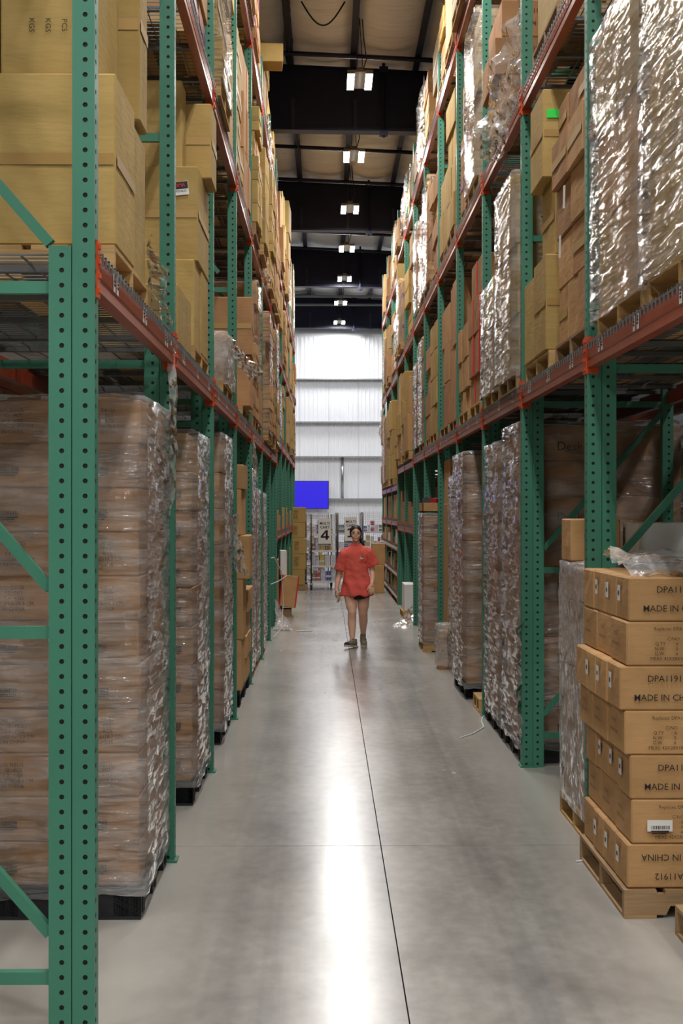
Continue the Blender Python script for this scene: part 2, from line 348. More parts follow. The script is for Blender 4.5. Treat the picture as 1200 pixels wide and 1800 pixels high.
def build_lamps():
    b = MB(); b.box(-.18,.18,-.40,.40,.012,.04); b.box(-.05,.05,-.36,.36,.03,.09)
    body = b.mesh('housing','lamp_body')
    b = MB(); b.box(-.05,.05,-.38,.38,-.007,.016,1); b.poly([(-.046,-.375,-.009),(-.046,.375,-.009),(.046,.375,-.009),(.046,-.375,-.009)]); glow = b.mesh('diffuser',['lamp_glow','lamp_body'], fix=False)
    ys = [20.3+4.3*k for k in range(-6,7)]; n = 0
    for k, y in enumerate(ys):
        x = .47 if y < 39 else .41
        vis = y > 19
        if vis: n += 1; lab = f'twin-panel high-bay lamp, {ORD[n-1]} from the top of the row above the aisle'
        else: lab = f'twin-panel high-bay lamp above the aisle, {ORD[k]} of those out of frame overhead'
        t = ob('high_bay_lamp', None, None, (x,y,7.95), label=lab, cat='lamp', group='high-bay lamps above the aisle')
        ob('housing', body, t); 
        for sx in (-1,1): ob('diffuser', glow, t, (sx*.128,0,-.004))
        c = MB(); zz = zt(x)-7.95
        for sx in (-1,1): c.tube([(sx*.05,0,.08),(0,0,zz+.02)], .006, 5)
        ob('suspension_cable', c.mesh('suspension_cable','cable'), t)
        c = MB(); c.tube([(.02,.1,.08),(.10,.12,zz*.4),(.06,.1,zz*.75),(.04,.08,zz+.03)], .008, 5); ob('power_cord', c.mesh('power_cord','cable', True), t)
    for j, (x, y) in enumerate([(a, c) for a in (-4.2,5.2) for c in (-9.8,-5.5,-1.2,2.6,39.3,42.4,45.6)]):  # unseen lamps added to brighten the carton fronts and the end wall
        t = ob('high_bay_lamp', None, None, (x,y,7.95), label=f'twin-panel high-bay lamp over a cross aisle out of view, {ORD[j]} of fourteen', cat='lamp', group='unseen high-bay lamps over the cross aisle')
        ob('housing', body, t)
        for sx in (-1,1): ob('diffuser', glow, t, (sx*.128,0,-.004))
        c = MB(); zz = zt(x)-7.95; c.tube([(0,0,.08),(0,0,zz+.02)], .006, 5); ob('suspension_cable', c.mesh('suspension_cable','cable'), t)
build_lamps()

# ------------------------------------------------------------------ pallet racks
P = 2.51; CW = .076; XL = -.783; XR = 1.375; FD = 1.07
def perforated(b, w, h, plane, off, pitch=.0508, r=.0088, cu=.5, flip=False):
    """a strip w wide, h high with a column of punched holes; plane(u, z) -> xyz"""
    n = int(h/pitch)
    for k in range(n):
        z0, z1 = k*pitch, (k+1)*pitch if k < n-1 else h; zc = k*pitch+pitch/2; uc = w*cu
        outer = [(w,zc),(w,z1),(uc,z1),(0,z1),(0,zc),(0,z0),(uc,z0),(w,z0)]
        inner = [(uc+r*math.cos(a*math.pi/4), zc+r*math.sin(a*math.pi/4)) for a in range(8)]
        i = len(b.v); b.v += [plane(*q) for q in outer] + [plane(*q) for q in inner]
        for a in range(8):
            c = (a+1)%8; b.f.append((i+a, i+c, i+8+c, i+8+a)); b.m.append(0)
def post_mesh(s, h):
    # aisle face at x=0, body reaching outwards (direction s), camera-side face at y=0
    b = MB()
    perforated(b, CW, h, lambda u,z: (s*u, 0, z), 0, cu=.42)
    perforated(b, CW, h, lambda u,z: (0, u, z), 0, r=.0095, cu=.32)
    perforated(b, CW, h, lambda u,z: (s*u, CW, z), 0, cu=.42)
    b.poly([(s*CW,0,0),(s*CW,0,h),(s*CW,CW,h),(s*CW,CW,0)])
    b.poly([(0,0,h),(s*CW,0,h),(s*CW,CW,h),(0,CW,h)])
    i_ = .004; b.box(min(s*i_,s*(CW-i_)),max(s*i_,s*(CW-i_)),i_,CW-i_,.01,h-.01,1)      # near-black liner, painted-in shade behind the punched holes
    return b.mesh('post',['green_paint','hole_shade'], fix=False)
POSTS = {}
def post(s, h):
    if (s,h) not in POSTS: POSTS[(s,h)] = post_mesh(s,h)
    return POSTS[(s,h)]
b = MB(); b.box(-.012,.105,-.02,.095,0,.012); FOOT = b.mesh('foot_plate','green_paint')
BEAMS = {}
def beam_mesh(s, ln):
    if (s,ln) in BEAMS: return BEAMS[(s,ln)]
    b = MB(); H = .118
    prof = [(0,0),(0,.034),(s*.006,.040),(s*.006,.046),(0,.052),(0,H),(s*.026,H),(s*.026,H-.03),(s*.05,H-.03),(s*.05,0)]
    b.prism(prof, 0, ln, 'y'); BEAMS[(s,ln)] = b.mesh('beam','beam_paint'); return BEAMS[(s,ln)]
def conn_mesh(s, e):
    b = MB(); y0, y1 = (-.050,.004) if e == 0 else (-.004,.050)      # over the post face
    b.box(min(-s*.006,0),max(-s*.006,0),y0,y1,-.03,.165)
    yy = (.0,.006) if e == 0 else (-.006,0.)
    b.box(min(-s*.006,s*.06),max(-s*.006,s*.06),yy[0],yy[1],-.03,.165)
    for z in (-.005,.045,.095,.145):
        b.box(min(-s*.013,0),max(-s*.013,0),(y0+y1)/2-.012,(y0+y1)/2+.012,z-.009,z+.009)
    return b.mesh('beam_connector','orange_paint')
CONN = {(s,e): conn_mesh(s,e) for s in (-1,1) for e in (0,1)}
def deck_mesh(ln, d):
    b = MB(); n = 34
    for k in range(n):
        y = .03+(ln-.06)*k/(n-1)
        b.box(-.012,d,y-.003,y+.003,0,.006); b.box(-.014,-.008,y-.003,y+.003,-.035,.006)
    for k in range(9):
        x = .0+(d)*k/8; b.box(x-.003,x+.003,.01,ln-.01,-.006,0)
    for k in range(4):
        y = .2+(ln-.4)*k/3; b.box(.03,d-.03,y-.02,y+.02,-.03,-.006)
    return b.mesh('wire_deck','deck_wire')
DECKM = {1: deck_mesh(P-CW, FD)}
_d = DECKM[1].copy(); 
for v in _d.vertices: v.co.x = -v.co.x
_d.flip_normals(); DECKM[-1] = _d
_c = MB(); _c.box(-.001,.0,-.022,.022,-.036,.036); LABM = _c.mesh('location_label','sticker')
_c = MB()
for z in (.018,.004,-.010): _c.box(-.0006,.0006,-.012,.012,z-.004,z+.004)
LABI = _c.mesh('label_print','print_ink')
LEV = ['lower shelf','middle shelf','top shelf']
def rack(name, label, s, XF, ys, levels, top, decks=True, y_lab=20, side='left', bay0=0, rear=True, dbl=2.70):
    rk = ob(name, None, None, (XF, ys[0], 0), label=label, cat='rack')
    Y0 = ys[0]
    for k, y in enumerate(ys):
        yy = y-Y0
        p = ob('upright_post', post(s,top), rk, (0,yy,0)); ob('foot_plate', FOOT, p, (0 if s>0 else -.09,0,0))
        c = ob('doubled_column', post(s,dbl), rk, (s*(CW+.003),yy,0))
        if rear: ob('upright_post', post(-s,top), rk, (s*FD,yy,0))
        if rear:
            b = (BR.get(s) or BR.setdefault(s, brace_meshes(s)))
            z = .20; i = 0
            while z < top-.3:
                ob('horizontal_brace', b[0], rk, (0,yy,z))
                if z+1.2 < top: ob('diagonal_brace', b[1], rk, (0,yy,z))
                z += 1.17
        if k < len(ys)-1:
            for j, zl in enumerate(levels(k)):
                ln = ys[k+1]-y-CW
                for fr in ((0,1) if rear else (0,)):
                    bm_ = ob('beam', beam_mesh(s if fr == 0 else -s, round(ln,3)), rk, (0 if fr == 0 else s*FD, yy+CW, zl+.03))
                    if fr == 0:
                        ob('beam_connector', CONN[(s,0)], bm_); ob('beam_connector', CONN[(s,1)], bm_, (0,ln,0))
                        if j == 0 and y < y_lab and levels(k)[0] > 2:
                            for yl in (.36,.44,1.20,1.28,2.02,2.10):
                                lb = ob('location_label', LABM if s>0 else LABM, bm_, (-s*.0015,yl,.085), (0,0,0 if s>0 else math.pi)); ob('label_print', LABI, bm_, (-s*.0036,yl,.085))
                        else: pass
                if decks and abs(ln-(P-CW)) < .02:
                    lv = j if len(levels(k)) == 3 else None
                    nm = f'{LEV[j]}' if len(levels(k)) == 3 else f'{ORD[j]} beam level from the floor'
                    ob('wire_deck', DECKM[s], None, (XF, y+CW, zl+.03+.118+.006), label=f'wire mesh deck on the {nm}, {ORD[k+bay0]} bay, {side} rack', cat='shelf deck', group='wire decks of the racks')
    return rk
BR = {}
def brace_meshes(s):
    x0, x1 = s*(2*CW+.003), s*(FD-CW)
    a = MB(); a.box(min(s*CW,x1),max(s*CW,x1),.012,.050,0,.042)
    d = MB(); ln = math.hypot(x1-x0, .96); ang = math.atan2(.96, (x1-x0))
    mx = Matrix.Translation((x0,.031,.17)) @ Matrix.Rotation(-ang, 4, 'Y')
    d.box(0,ln,-.018,.018,-.018,.018, mtx=mx)
    return a.mesh('horizontal_brace','green_paint'), d.mesh('diagonal_brace','green_paint')
YL = [4.81+P*k for k in range(13)]; YR = [4.99+P*k for k in range(13)]
ZL = lambda k: [2.53,4.585,6.65] if k < 7 else [1.33,2.85,4.25,5.68]
def ZR(k):
    if k < 7: return [2.53,4.60,6.68]
    if k < 9: return [1.42,2.50,4.55,6.60]
    return [.05,.49,1.00,1.50,2.20,4.40,6.30]
DK = .154          # beam seat to deck top
rack('pallet_rack', 'green pallet rack with rust-red beams along the aisle side with the nearest post', -1, XL, YL, ZL, 7.36, side='left', bay0=0)
rack('pallet_rack', 'green pallet rack with rust-red beams along the aisle side with the foreground carton pallet', 1, XR, YR, ZR, 7.66, side='right', bay0=0)
rack('pallet_rack', 'dim back row of green pallet rack behind the near wrapped stacks', -1, XL-1.32, [2.9,5.41,7.92,10.43], lambda k: [2.53,4.585], 5.6, decks=False, rear=False, y_lab=0)
rack('pallet_rack', 'dim back row of green pallet rack behind the foreground carton pallet', 1, XR+1.32, [5.6,8.11,10.62,13.13], lambda k: [2.53,4.585], 5.6, decks=False, rear=False, y_lab=0)

# ------------------------------------------------------------------ pallets
def lump(me_b, name, mats): return me_b.mesh(name, mats)
b = MB(); b.box(-.045,.045,0,1,0,.016); 
def board(lx, ly, lz): 
    key = ('board',round(lx,3),round(ly,3),round(lz,3))
    if key not in PM:
        b = MB(); b.box(-lx/2,lx/2,-ly/2,ly/2,0,lz); PM[key] = b.mesh('deck_board','wood')
    return PM[key]
PM = {}
def stringer(lx, ly, h):
    """runner along X with two fork notches"""
    key = ('str',round(lx,3))
    if key not in PM:
        b = MB(); n0, n1 = .15*lx, .38*lx
        prof = [(-lx/2,0),(-lx/2+n0,0),(-lx/2+n0+.02,.04),(-lx/2+n1-.02,.04),(-lx/2+n1,0),(lx/2-n1,0),(lx/2-n1+.02,.04),(lx/2-n0-.02,.04),(lx/2-n0,0),(lx/2,0),(lx/2,h),(-lx/2,h)]
        b.prism(prof, -ly/2, ly/2, 'y'); PM[key] = b.mesh('stringer','wood')
    return PM[key]
def wood_pallet(x0, x1, y0, y1, z, label, parts=True, mt='wood', rot=0., grp='wooden pallets'):
    lx, ly = x1-x0, y1-y0; cx, cyy = (x0+x1)/2, (y0+y1)/2
    nb = 7; bw = lx/(nb+1.6)
    def spots():
        for k in range(3): yield 'stringer', (0, -ly/2+.02+(ly-.04)*k/2, .016), (stringer(lx,.04,.092)), (lx,.04,.092)
        for k in range(nb): yield 'deck_board', (-lx/2+bw/2+(lx-bw)*k/(nb-1),0,.108), board(bw,ly,.018), (bw,ly,.018)
        for k in range(4): yield 'bottom_board', (-lx/2+bw/2+(lx-bw)*k/3,0,0), board(bw,ly,.016), (bw,ly,.016)
    # boards run along Y, runners along X (forks enter from the aisle)
    if parts:
        t = ob('wooden_pallet', None, None, (cx,cyy,z), (0,0,rot), label=label, cat='pallet', group=grp)
        for nm, l_, me, _ in spots(): ob(nm, me if mt == 'wood' else swap(me,mt), t, l_)
        return t
    key = ('pallet',round(lx,2),round(ly,2))
    if key not in PM:
        b = MB()
        for nm, l_, me, d in spots(): b.box(l_[0]-d[0]/2,l_[0]+d[0]/2,l_[1]-d[1]/2,l_[1]+d[1]/2,l_[2],l_[2]+d[2])
        PM[key] = b.mesh('wooden_pallet','wood')
    return ob('wooden_pallet', PM[key] if mt == 'wood' else swap(PM[key],mt), None, (cx,cyy,z), (0,0,rot), label=label, cat='pallet', group=grp)
PH = .126
def plastic_pallet(x0, x1, y0, y1, label):
    lx, ly = x1-x0, y1-y0; key = ('bp',round(lx,2),round(ly,2)); H = .146
    if key not in PM:
        d = MB(); d.box(-lx/2,lx/2,-ly/2,ly/2,.11,H); 
        for k in range(9): d.box(-lx/2,lx/2,-ly/2+ly*k/9+.02,-ly/2+ly*(k+1)/9-.02,H-.001,H)
        l_ = MB(); l_.box(-.06,.06,-.07,.07,.016,.11)
        for q in (-1,1): l_.box(-.066,.066,q*.02-.004,q*.02+.004,.02,.108)
        sk = MB(); sk.box(-lx/2,lx/2,-.07,.07,0,.018)
        fa = MB(); fa.box(-lx/2,lx/2,-.006,.006,.016,.13)
        PM[key] = (d.mesh('deck','black_plastic'), l_.mesh('foot_block','black_plastic'), sk.mesh('skid','black_plastic'), fa.mesh('side_skirt','black_plastic'))
    d, l_, sk, fa = PM[key]
    t = ob('plastic_pallet', None, None, ((x0+x1)/2,(y0+y1)/2,0), label=label, cat='pallet', group='black plastic pallets')
    ob('deck', d, t)
    for yy in (-ly/2+.07,0,ly/2-.07):
        ob('skid', sk, t, (0,yy,0))
        for xx in (-lx/2+.06,0,lx/2-.06): ob('foot_block', l_, t, (xx,yy,0))
    ob('side_skirt', fa, t, (0,-ly/2+.006,0))
    return t

# ------------------------------------------------------------------ cartons
CM = {}
def carton_mesh(w_, d_, h_, style, mt, seed):
    key = (round(w_,2),round(d_,2),round(h_,2),style,mt,seed)
    if key in CM: return CM[key]
    r_ = random.Random(str(key)); b = MB(); e = .007
    # rounded-edge box with slightly bulged or dented faces, flap slit and overlapping edge on every side
    n = 3
    def face(o, u, v, nrm):
        o, u, v, nrm = map(Vector, (o,u,v,nrm)); i = len(b.v)
        for a in range(n+1):
            for c in range(n+1):
                s_ = (a/n)*(1-a/n)*(c/n)*(1-c/n)*16; q = o+u*(a/n)+v*(c/n)+nrm*(s_*r_.uniform(-.003,.0035)); b.v.append(tuple(q))
        for a in range(n):
            for c in range(n): b.f.append((i+a*(n+1)+c, i+(a+1)*(n+1)+c, i+(a+1)*(n+1)+c+1, i+a*(n+1)+c+1)); b.m.append(0)
    W, D = w_/2, d_/2
    face((-W+e,-D,e),(w_-2*e,0,0),(0,0,h_-2*e),(0,-1,0)); face((W-e,D,e),(-w_+2*e,0,0),(0,0,h_-2*e),(0,1,0))
    face((W,-D+e,e),(0,d_-2*e,0),(0,0,h_-2*e),(1,0,0)); face((-W,D-e,e),(0,-d_+2*e,0),(0,0,h_-2*e),(-1,0,0))
    face((-W+e,-D+e,h_),(w_-2*e,0,0),(0,d_-2*e,0),(0,0,1)); face((-W+e,D-e,0),(w_-2*e,0,0),(0,-d_+2*e,0),(0,0,-1))
    for sx in (-1,1):
        for sy in (-1,1): b.poly([(sx*(W-e),sy*D,e),(sx*W,sy*(D-e),e),(sx*W,sy*(D-e),h_-e),(sx*(W-e),sy*D,h_-e)])
        for z0,z1 in ((e,0),(h_-e,h_)): b.poly([(sx*W,-D+e,z0),(sx*W,D-e,z0),(sx*(W-e),D-e,z1),(sx*(W-e),-D+e,z1)])
    for sy in (-1,1):
        for z0,z1 in ((e,0),(h_-e,h_)): b.poly([(-W+e,sy*D,z0),(W-e,sy*D,z0),(W-e,sy*(D-e),z1),(-W+e,sy*(D-e),z1)])
    for sx in (-1,1):
        for sy in (-1,1):
            for z0,z1 in ((e,0),(h_-e,h_)): b.poly([(sx*(W-e),sy*D,z0),(sx*W,sy*(D-e),z0),(sx*(W-e),sy*(D-e),z1)])
    mats = [mt]
    def band(z0, z1, mi, g=.0016):
        b.poly([(-W+e,-D-g,z0),(W-e,-D-g,z0),(W-e,-D-g,z1),(-W+e,-D-g,z1)], mi)
        b.poly([(W+g,-D+e,z0),(W+g,D-e,z0),(W+g,D-e,z1),(W+g,-D+e,z1)], mi); b.poly([(-W-g,-D+e,z0),(-W-g,-D+e,z1),(-W-g,D-e,z1),(-W-g,D-e,z0)], mi)
    if style == 'tape': mats.append('tape'); band(h_/2-.022,h_/2+.022,1,.0045)
    if style == 'ctape': mats.append('clear_tape'); band(h_/2-.025,h_/2+.025,1,.0045)
    if style == 'purple': mats.append('purple_tape'); band(h_*.55-.03,h_*.55+.03,1,.0045)
    if style == 'redge':
        mats.append('red_tape'); g = .002
        for sx in (-1,1): b.box(sx*W-.022 if sx>0 else -W-g, W+g if sx>0 else -W+.022, -D-g, -D+.022, 0, h_, 1)
    me = b.mesh('carton', mats); CM[key] = me; return me
NAMES = {'brown':'brown','tan':'tan','yellow':'yellowish','white_card':'white','dark_card':'dark'}
NCART = [0]
def carton(x0, x1, y0, y1, z0, z1, mt, label, style='plain', rot=0., group='cartons on the racks', seed=None, name='carton', cat='carton'):
    NCART[0] += 1
    me = carton_mesh(x1-x0, y1-y0, z1-z0, style, mt, (NCART[0]%3 if seed is None else seed))
    return ob(name, me, None, ((x0+x1)/2,(y0+y1)/2,z0), (0,0,rot), label=label, cat=cat, group=group)

# ------------------------------------------------------------------ stretch film
def film_shell(x0, x1, y0, y1, z0, z1, label, mt='film', seed=0, amp=.012, gap=.012, top=True, nz=26, taper=.0, kind_group='stretch wrap on pallet loads'):
    b = MB(); per = []; nx = max(6,int((x1-x0)/.09)); ny = max(6,int((y1-y0)/.09))
    X0, X1, Y0, Y1 = x0-gap, x1+gap, y0-gap, y1+gap
    for i in range(nx): per.append((X0+(X1-X0)*i/nx, Y0, 0,-1))
    for i in range(ny): per.append((X1, Y0+(Y1-Y0)*i/ny, 1,0))
    for i in range(nx): per.append((X1-(X1-X0)*i/nx, Y1, 0,1))
    for i in range(ny): per.append((X0, Y1-(Y1-Y0)*i/ny, -1,0))
    cx, cyy = (x0+x1)/2, (y0+y1)/2; n = len(per); rings_ = []
    for k in range(nz+1):
        t = k/nz; z = z0+(z1+gap*.6-z0)*t; rg = []
        for (px,py,ax,ay) in per:
            q = Vector((px*3, py*3, z*5+seed*7.7)); q2 = Vector((px*9, py*9, z*16+seed*3.1)); 
            a = amp*(.35+.55*mnoise.noise(q)) + amp*.5*mnoise.noise(q2)
            a = max(-gap*.6, a)
            rg.append((px+ax*a-cx, py+ay*a-cyy, z-z0 + (.03*mnoise.noise(Vector((px*5,py*5,seed))) if k == 0 else 0)))
        rings_.append(rg)
    if top:
        last = rings_[-1]
        for t in (.9,.6,.2): rings_.append([(p[0]*t, p[1]*t, p[2]+.012+.012*mnoise.noise(Vector((p[0]*t*8,p[1]*t*8,seed)))) for p in last])
    b.rings(rings_, cap=False); 
    return ob('stretch_wrap', b.mesh('stretch_wrap', mt, True, fix=False), None, (cx,cyy,z0), label=label, cat='plastic wrap', group=kind_group)
def crumple(pts, label, seed=0, amp=.05, mt='film_crumpled', n=(14,18), name='loose_film', cat='plastic film', group='loose plastic film', freq=1.):
    """a hanging sheet of film: bilinear patch through four corners, gathered and crumpled"""
    a, bb, c, d = [Vector(p) for p in pts]; b = MB(); nu, nv = n; o = (a+bb+c+d)/4
    nr = ((bb-a).cross(d-a)).normalized()
    for j in range(nv+1):
        v = j/nv
        for i in range(nu+1):
            u = i/nu; q = (a*(1-u)+bb*u)*(1-v) + (d*(1-u)+c*u)*v; s_ = q*freq
            w1 = mnoise.noise(s_*5+Vector((seed,0,0))); w2 = mnoise.noise(s_*13+Vector((0,seed,0))); w3 = mnoise.noise(s_*27+Vector((0,0,seed)))
            q = q + nr*amp*(w1*1.2+w2*.7+w3*.35) + Vector((mnoise.noise(s_*7),0,mnoise.noise(s_*6+Vector((9,0,0)))))*amp*.6
            b.v.append(tuple(q-o))
    for j in range(nv):
        for i in range(nu): b.f.append((j*(nu+1)+i, j*(nu+1)+i+1, (j+1)*(nu+1)+i+1, (j+1)*(nu+1)+i)); b.m.append(0)
    return ob(name, b.mesh(name, mt, False, fix=False), None, o, label=label, cat=cat, group=group)

# ------------------------------------------------------------------ pallet loads on the racks
def load(side, bay, lev, slot, y0, y1, zdeck, edge, cols, heights, mt, rows=1, width=.55, pallet='wood', wrap=None, style='plain', jit=.018, parts=False, wamp=.014):
    s = -1 if side == 'left' else 1
    where = f'{lev}, {ORD[bay]} bay, {side} rack'; sl = 'near pallet' if slot == 0 else 'far pallet'; r_ = random.Random(f'{side}{bay}{lev}{slot}')
    z = zdeck+.002
    depth = max(width*rows, .6)
    if pallet:
        pm = 'wood' if r_.random() < .75 else 'old_wood'
        wood_pallet(*sorted((edge+s*.0, edge+s*(1.0 if width*rows < 1.05 else width*rows))), y0, y1, z, f'wooden pallet, {sl}, {where}', parts, pm)
        z += PH+.002
    zb = z; mts = mt if isinstance(mt, (list,tuple)) else [mt]
    for i, h in enumerate(heights):
        nc = cols if not isinstance(cols, (list,tuple)) else cols[i%len(cols)]
        m_ = mts[r_.randrange(len(mts))]; dy = (y1-y0)/nc
        off = r_.uniform(-jit, jit)
        for c in range(nc):
            for q in range(rows):
                j2 = r_.uniform(-jit*.5, jit*.5) + off; a = edge+s*(q*width+.003)+ (j2 if q == 0 else off); bq = edge+s*((q+1)*width-.003)+off
                cn = ['near','middle','far'][c if nc < 3 else (0 if c == 0 else (1 if c == 1 else 2))] if nc > 1 else 'single'
                if nc == 2: cn = ['near','far'][c]
                if nc > 3: cn = ORD[c]
                if rows > 1: cn = ('outer ','inner ')[min(q,1)] + cn
                st = style if not isinstance(style,(list,tuple)) else style[r_.randrange(len(style))]
                yy0, yy1 = y0+dy*c+.004, y0+dy*(c+1)-.004
                mm = m_ if r_.random() < .8 else mts[r_.randrange(len(mts))]
                carton(min(a,bq), max(a,bq), yy0, yy1, z, z+h-.003, mm, f'{NAMES[mm]} carton, {ORD[i]} layer, {cn} column, {sl}, {where}', st, 0 if wrap else r_.uniform(-.02,.02))
        z += h
    if wrap:
        xa, xb = sorted((edge, edge+s*width*rows)); film_shell(xa-.02, xb, y0-.005, y1+.005, zb-.04, z+.01, f'clear stretch wrap around the {sl} load, {where}', wrap, r_.random()*50, wamp, nz=22)
    return z

EL, ER = -.797, 1.392
def part_text(o, s, size, mn, pos, rot, align='CENTER', bold=0.): return ob('printed_text', text_mesh(s,size,mn,align,bold), o, pos, rot)
def barcode_mesh(wd, ht, mn, seed=1, sub=True):
    key = ('bar',wd,ht,mn,seed)
    if key not in PM:
        b = MB(); r_ = random.Random(seed); x = -wd/2
        while x < wd/2:
            t = r_.choice((.0015,.003,.0045)); b.poly([(x,-ht/2,0),(x+t,-ht/2,0),(x+t,ht/2,0),(x,ht/2,0)]); x += t+r_.choice((.0015,.003))
        if sub:
            for k in range(2): b.poly([(-wd/2+.004*k,-ht/2-.010-.010*k,0),(wd/2-.012*k,-ht/2-.010-.010*k,0),(wd/2-.012*k,-ht/2-.005-.010*k,0),(-wd/2+.004*k,-ht/2-.005-.010*k,0)])
        PM[key] = b.mesh('barcode',mn)
    return PM[key]
def flat(wd, ht, mn, name='sticker'):
    key = ('flat',wd,ht,mn)
    if key not in PM:
        b = MB(); b.box(-wd/2,wd/2,-ht/2,ht/2,-.0006,.0006); PM[key] = b.mesh(name,mn)
    return PM[key]

# ---- floor level, near side of the rack with the nearest post
def floor_left():
    # first bay: eleven layers of small cartons
    x1, y0 = -.825, 6.30; W, D, H = .392, .326, .1955
    plastic_pallet(-2.02, -.82, 6.285, 7.285, 'black plastic pallet under the tall wrapped stack behind the nearest green post')
    T = 'ITEM NO: D0125\nQTY:   12   PCS\nG.W:   7.3   KGS\nMEAS: 39.5x20.6x18.3 CM\nMADE IN CHINA'
    for i in range(11):
        z = .148+H*i
        for (q,c) in ((0,0),(1,0),(2,0),(0,1),(0,2)):
            jx = rnd.uniform(-.006,.006)
            pos = {(0,0):'corner column',(1,0):'middle of the front',(2,0):'outer front column',(0,1):'middle of the aisle side',(0,2):'far aisle column'}[(q,c)]
            o = carton(x1-W*(q+1)+.003+jx, x1-W*q-.003+jx, y0+D*c+.003, y0+D*(c+1)-.003, z, z+H-.002, 'brown', f'small brown carton, {ORD[i]} layer, {pos}, wrapped stack behind the nearest post', 'plain', group='cartons in the nearest wrapped floor stack')
            if c == 0:
                if i in (2,3,6,7,10): part_text(o, T, .0225, 'print_ink', (0,-D/2-.011,H*.5), FRONT)
                else: ob('barcode', barcode_mesh(.085,.020,'print_ink',i), o, (.01,-D/2-.011,H*.42), FRONT)
            if q == 0: ob('barcode', barcode_mesh(.085,.018,'faded_ink',i+3), o, (W/2+.009,0,H*.42), side_rot(-1))
    film_shell(-2.0,-.818,6.295,7.285,.10,2.305,'clear stretch wrap around the tall stack behind the nearest green post','film_floor',3,.016,nz=44,gap=.014)
    crumple([(-.80,7.22,2.62),(-.77,7.30,2.66),(-.775,7.31,1.9),(-.80,7.24,1.75)],'strip of loose film hanging from the beam past the nearest wrapped stack',4,.012,n=(5,20))
    # second bay
    plastic_pallet(-2.0,-.82,8.72,9.74,'black plastic pallet under the second wrapped stack along the aisle')
    H = .2375
    for i in range(9):
        for (q,c) in ((0,0),(1,0),(0,1),(0,2)):
            z = .148+H*i; j = rnd.uniform(-.008,.008)+(-.03 if i > 7 else 0)
            o = carton(-.825-.44*(q+1)+.003+j, -.825-.44*q-.003+j, 8.735+.335*c, 8.735+.335*(c+1)-.006, z, z+H-.002, 'brown' if i < 7 else 'tan', f'brown carton, {ORD[i]} layer, '+{(0,0):'corner column',(1,0):'inner front column',(0,1):'middle aisle column',(0,2):'far aisle column'}[(q,c)]+', second wrapped floor stack', 'plain', group='cartons in the second wrapped floor stack')
            if (q,c) == (0,0): ob('barcode', barcode_mesh(.10,.03,'print_ink',i), o, (.10,-.176,H*.45), FRONT)
    film_shell(-1.72,-.815,8.73,9.745,.10,2.29,'clear stretch wrap around the second floor stack, narrower at the top','film_floor',9,.018,nz=40,gap=.014)
    # third bay: tall wrapped stack
    plastic_pallet(-1.95,-.82,11.0,12.1,'black plastic pallet under the third wrapped stack along the aisle')
    for i in range(8):
        for c in range(2):
            z = .148+.28*i; carton(-1.35,-.83,11.01+.54*c,11.01+.54*(c+1)-.006,z,z+.277,'tan' if i > 4 else 'brown',f'brown carton, {ORD[i]} layer, {("near","far")[c]} column, third wrapped floor stack','plain',group='cartons in the third wrapped floor stack')
    film_shell(-1.37,-.815,10.99,12.1,.10,2.40,'milky stretch wrap around the third floor stack beside the green posts','film_floor',15,.022,nz=36,gap=.015)
    crumple([(-.81,12.0,1.75),(-.76,12.2,1.8),(-.70,12.33,1.25),(-.78,12.1,1.30)],'torn flap of film hanging off the third wrapped stack',8,.03,n=(8,12))
    # fourth bay: loose cartons
    plastic_pallet(-1.9,-.80,13.1,14.7,'black plastic pallet under the loose unwrapped cartons, fourth bay')
    zz = [.148,.62,1.18,1.585,2.01,2.24]; ex = [-.79,-.775,-.715,-.785,-.765]
    for i in range(5):
        carton(ex[i]-.5,ex[i],13.12,13.75,zz[i],zz[i+1]-.002,'tan',f'tan carton, {ORD[i]} from the floor in the tall unwrapped column, fourth bay','plain',rnd.uniform(-.02,.02),group='loose cartons in the fourth floor bay')
    for i in range(4):
        for c in range(2): carton(-1.2,-.79+.01*(i%2)+.02*(i == 3),13.8+.44*c,13.8+.44*(c+1)-.008,.148+.225*i,.148+.225*(i+1)-.002,'tan',f'tan carton, {ORD[i]} layer, {("near","far")[c]} column, low unwrapped pile, fourth bay','plain',rnd.uniform(-.02,.02),group='loose cartons in the fourth floor bay')
    # fifth, sixth bay: wrapped
    for k, (ya, yb, h, e) in enumerate(((15.0,16.0,2.25,-.81),(16.15,17.2,2.05,-.81),(17.55,18.55,2.02,-.80),(18.75,19.7,1.5,-.83))):
        nm = ['fifth bay, near','fifth bay, far','sixth bay, near','sixth bay, far'][k]
        wood_pallet(e-1.1,e,ya,yb,0,f'wooden pallet on the floor, {nm} load, left rack',False,'old_wood')
        n = 6
        for i in range(n):
            z = .13+(h-.13)/n*i; carton(e-.6,e-.01,ya+.01,yb-.01,z,z+(h-.13)/n-.002,'brown',f'brown carton, {ORD[i]} layer on the floor, {nm} load, left rack','plain')
        film_shell(e-.61,e,ya,yb,.1,h+.01,f'clear stretch wrap on the floor load, {nm}, left rack','film_floor',20+k,.02,nz=26)
    # seventh bay: low boxes set back, strap loops
    for i in range(3): carton(-1.3,-.82,20.3,20.9,.0+.36*i,.36*(i+1)-.002,'tan',f'tan carton, {ORD[i]} from the floor, lone column in the seventh bay, left rack')
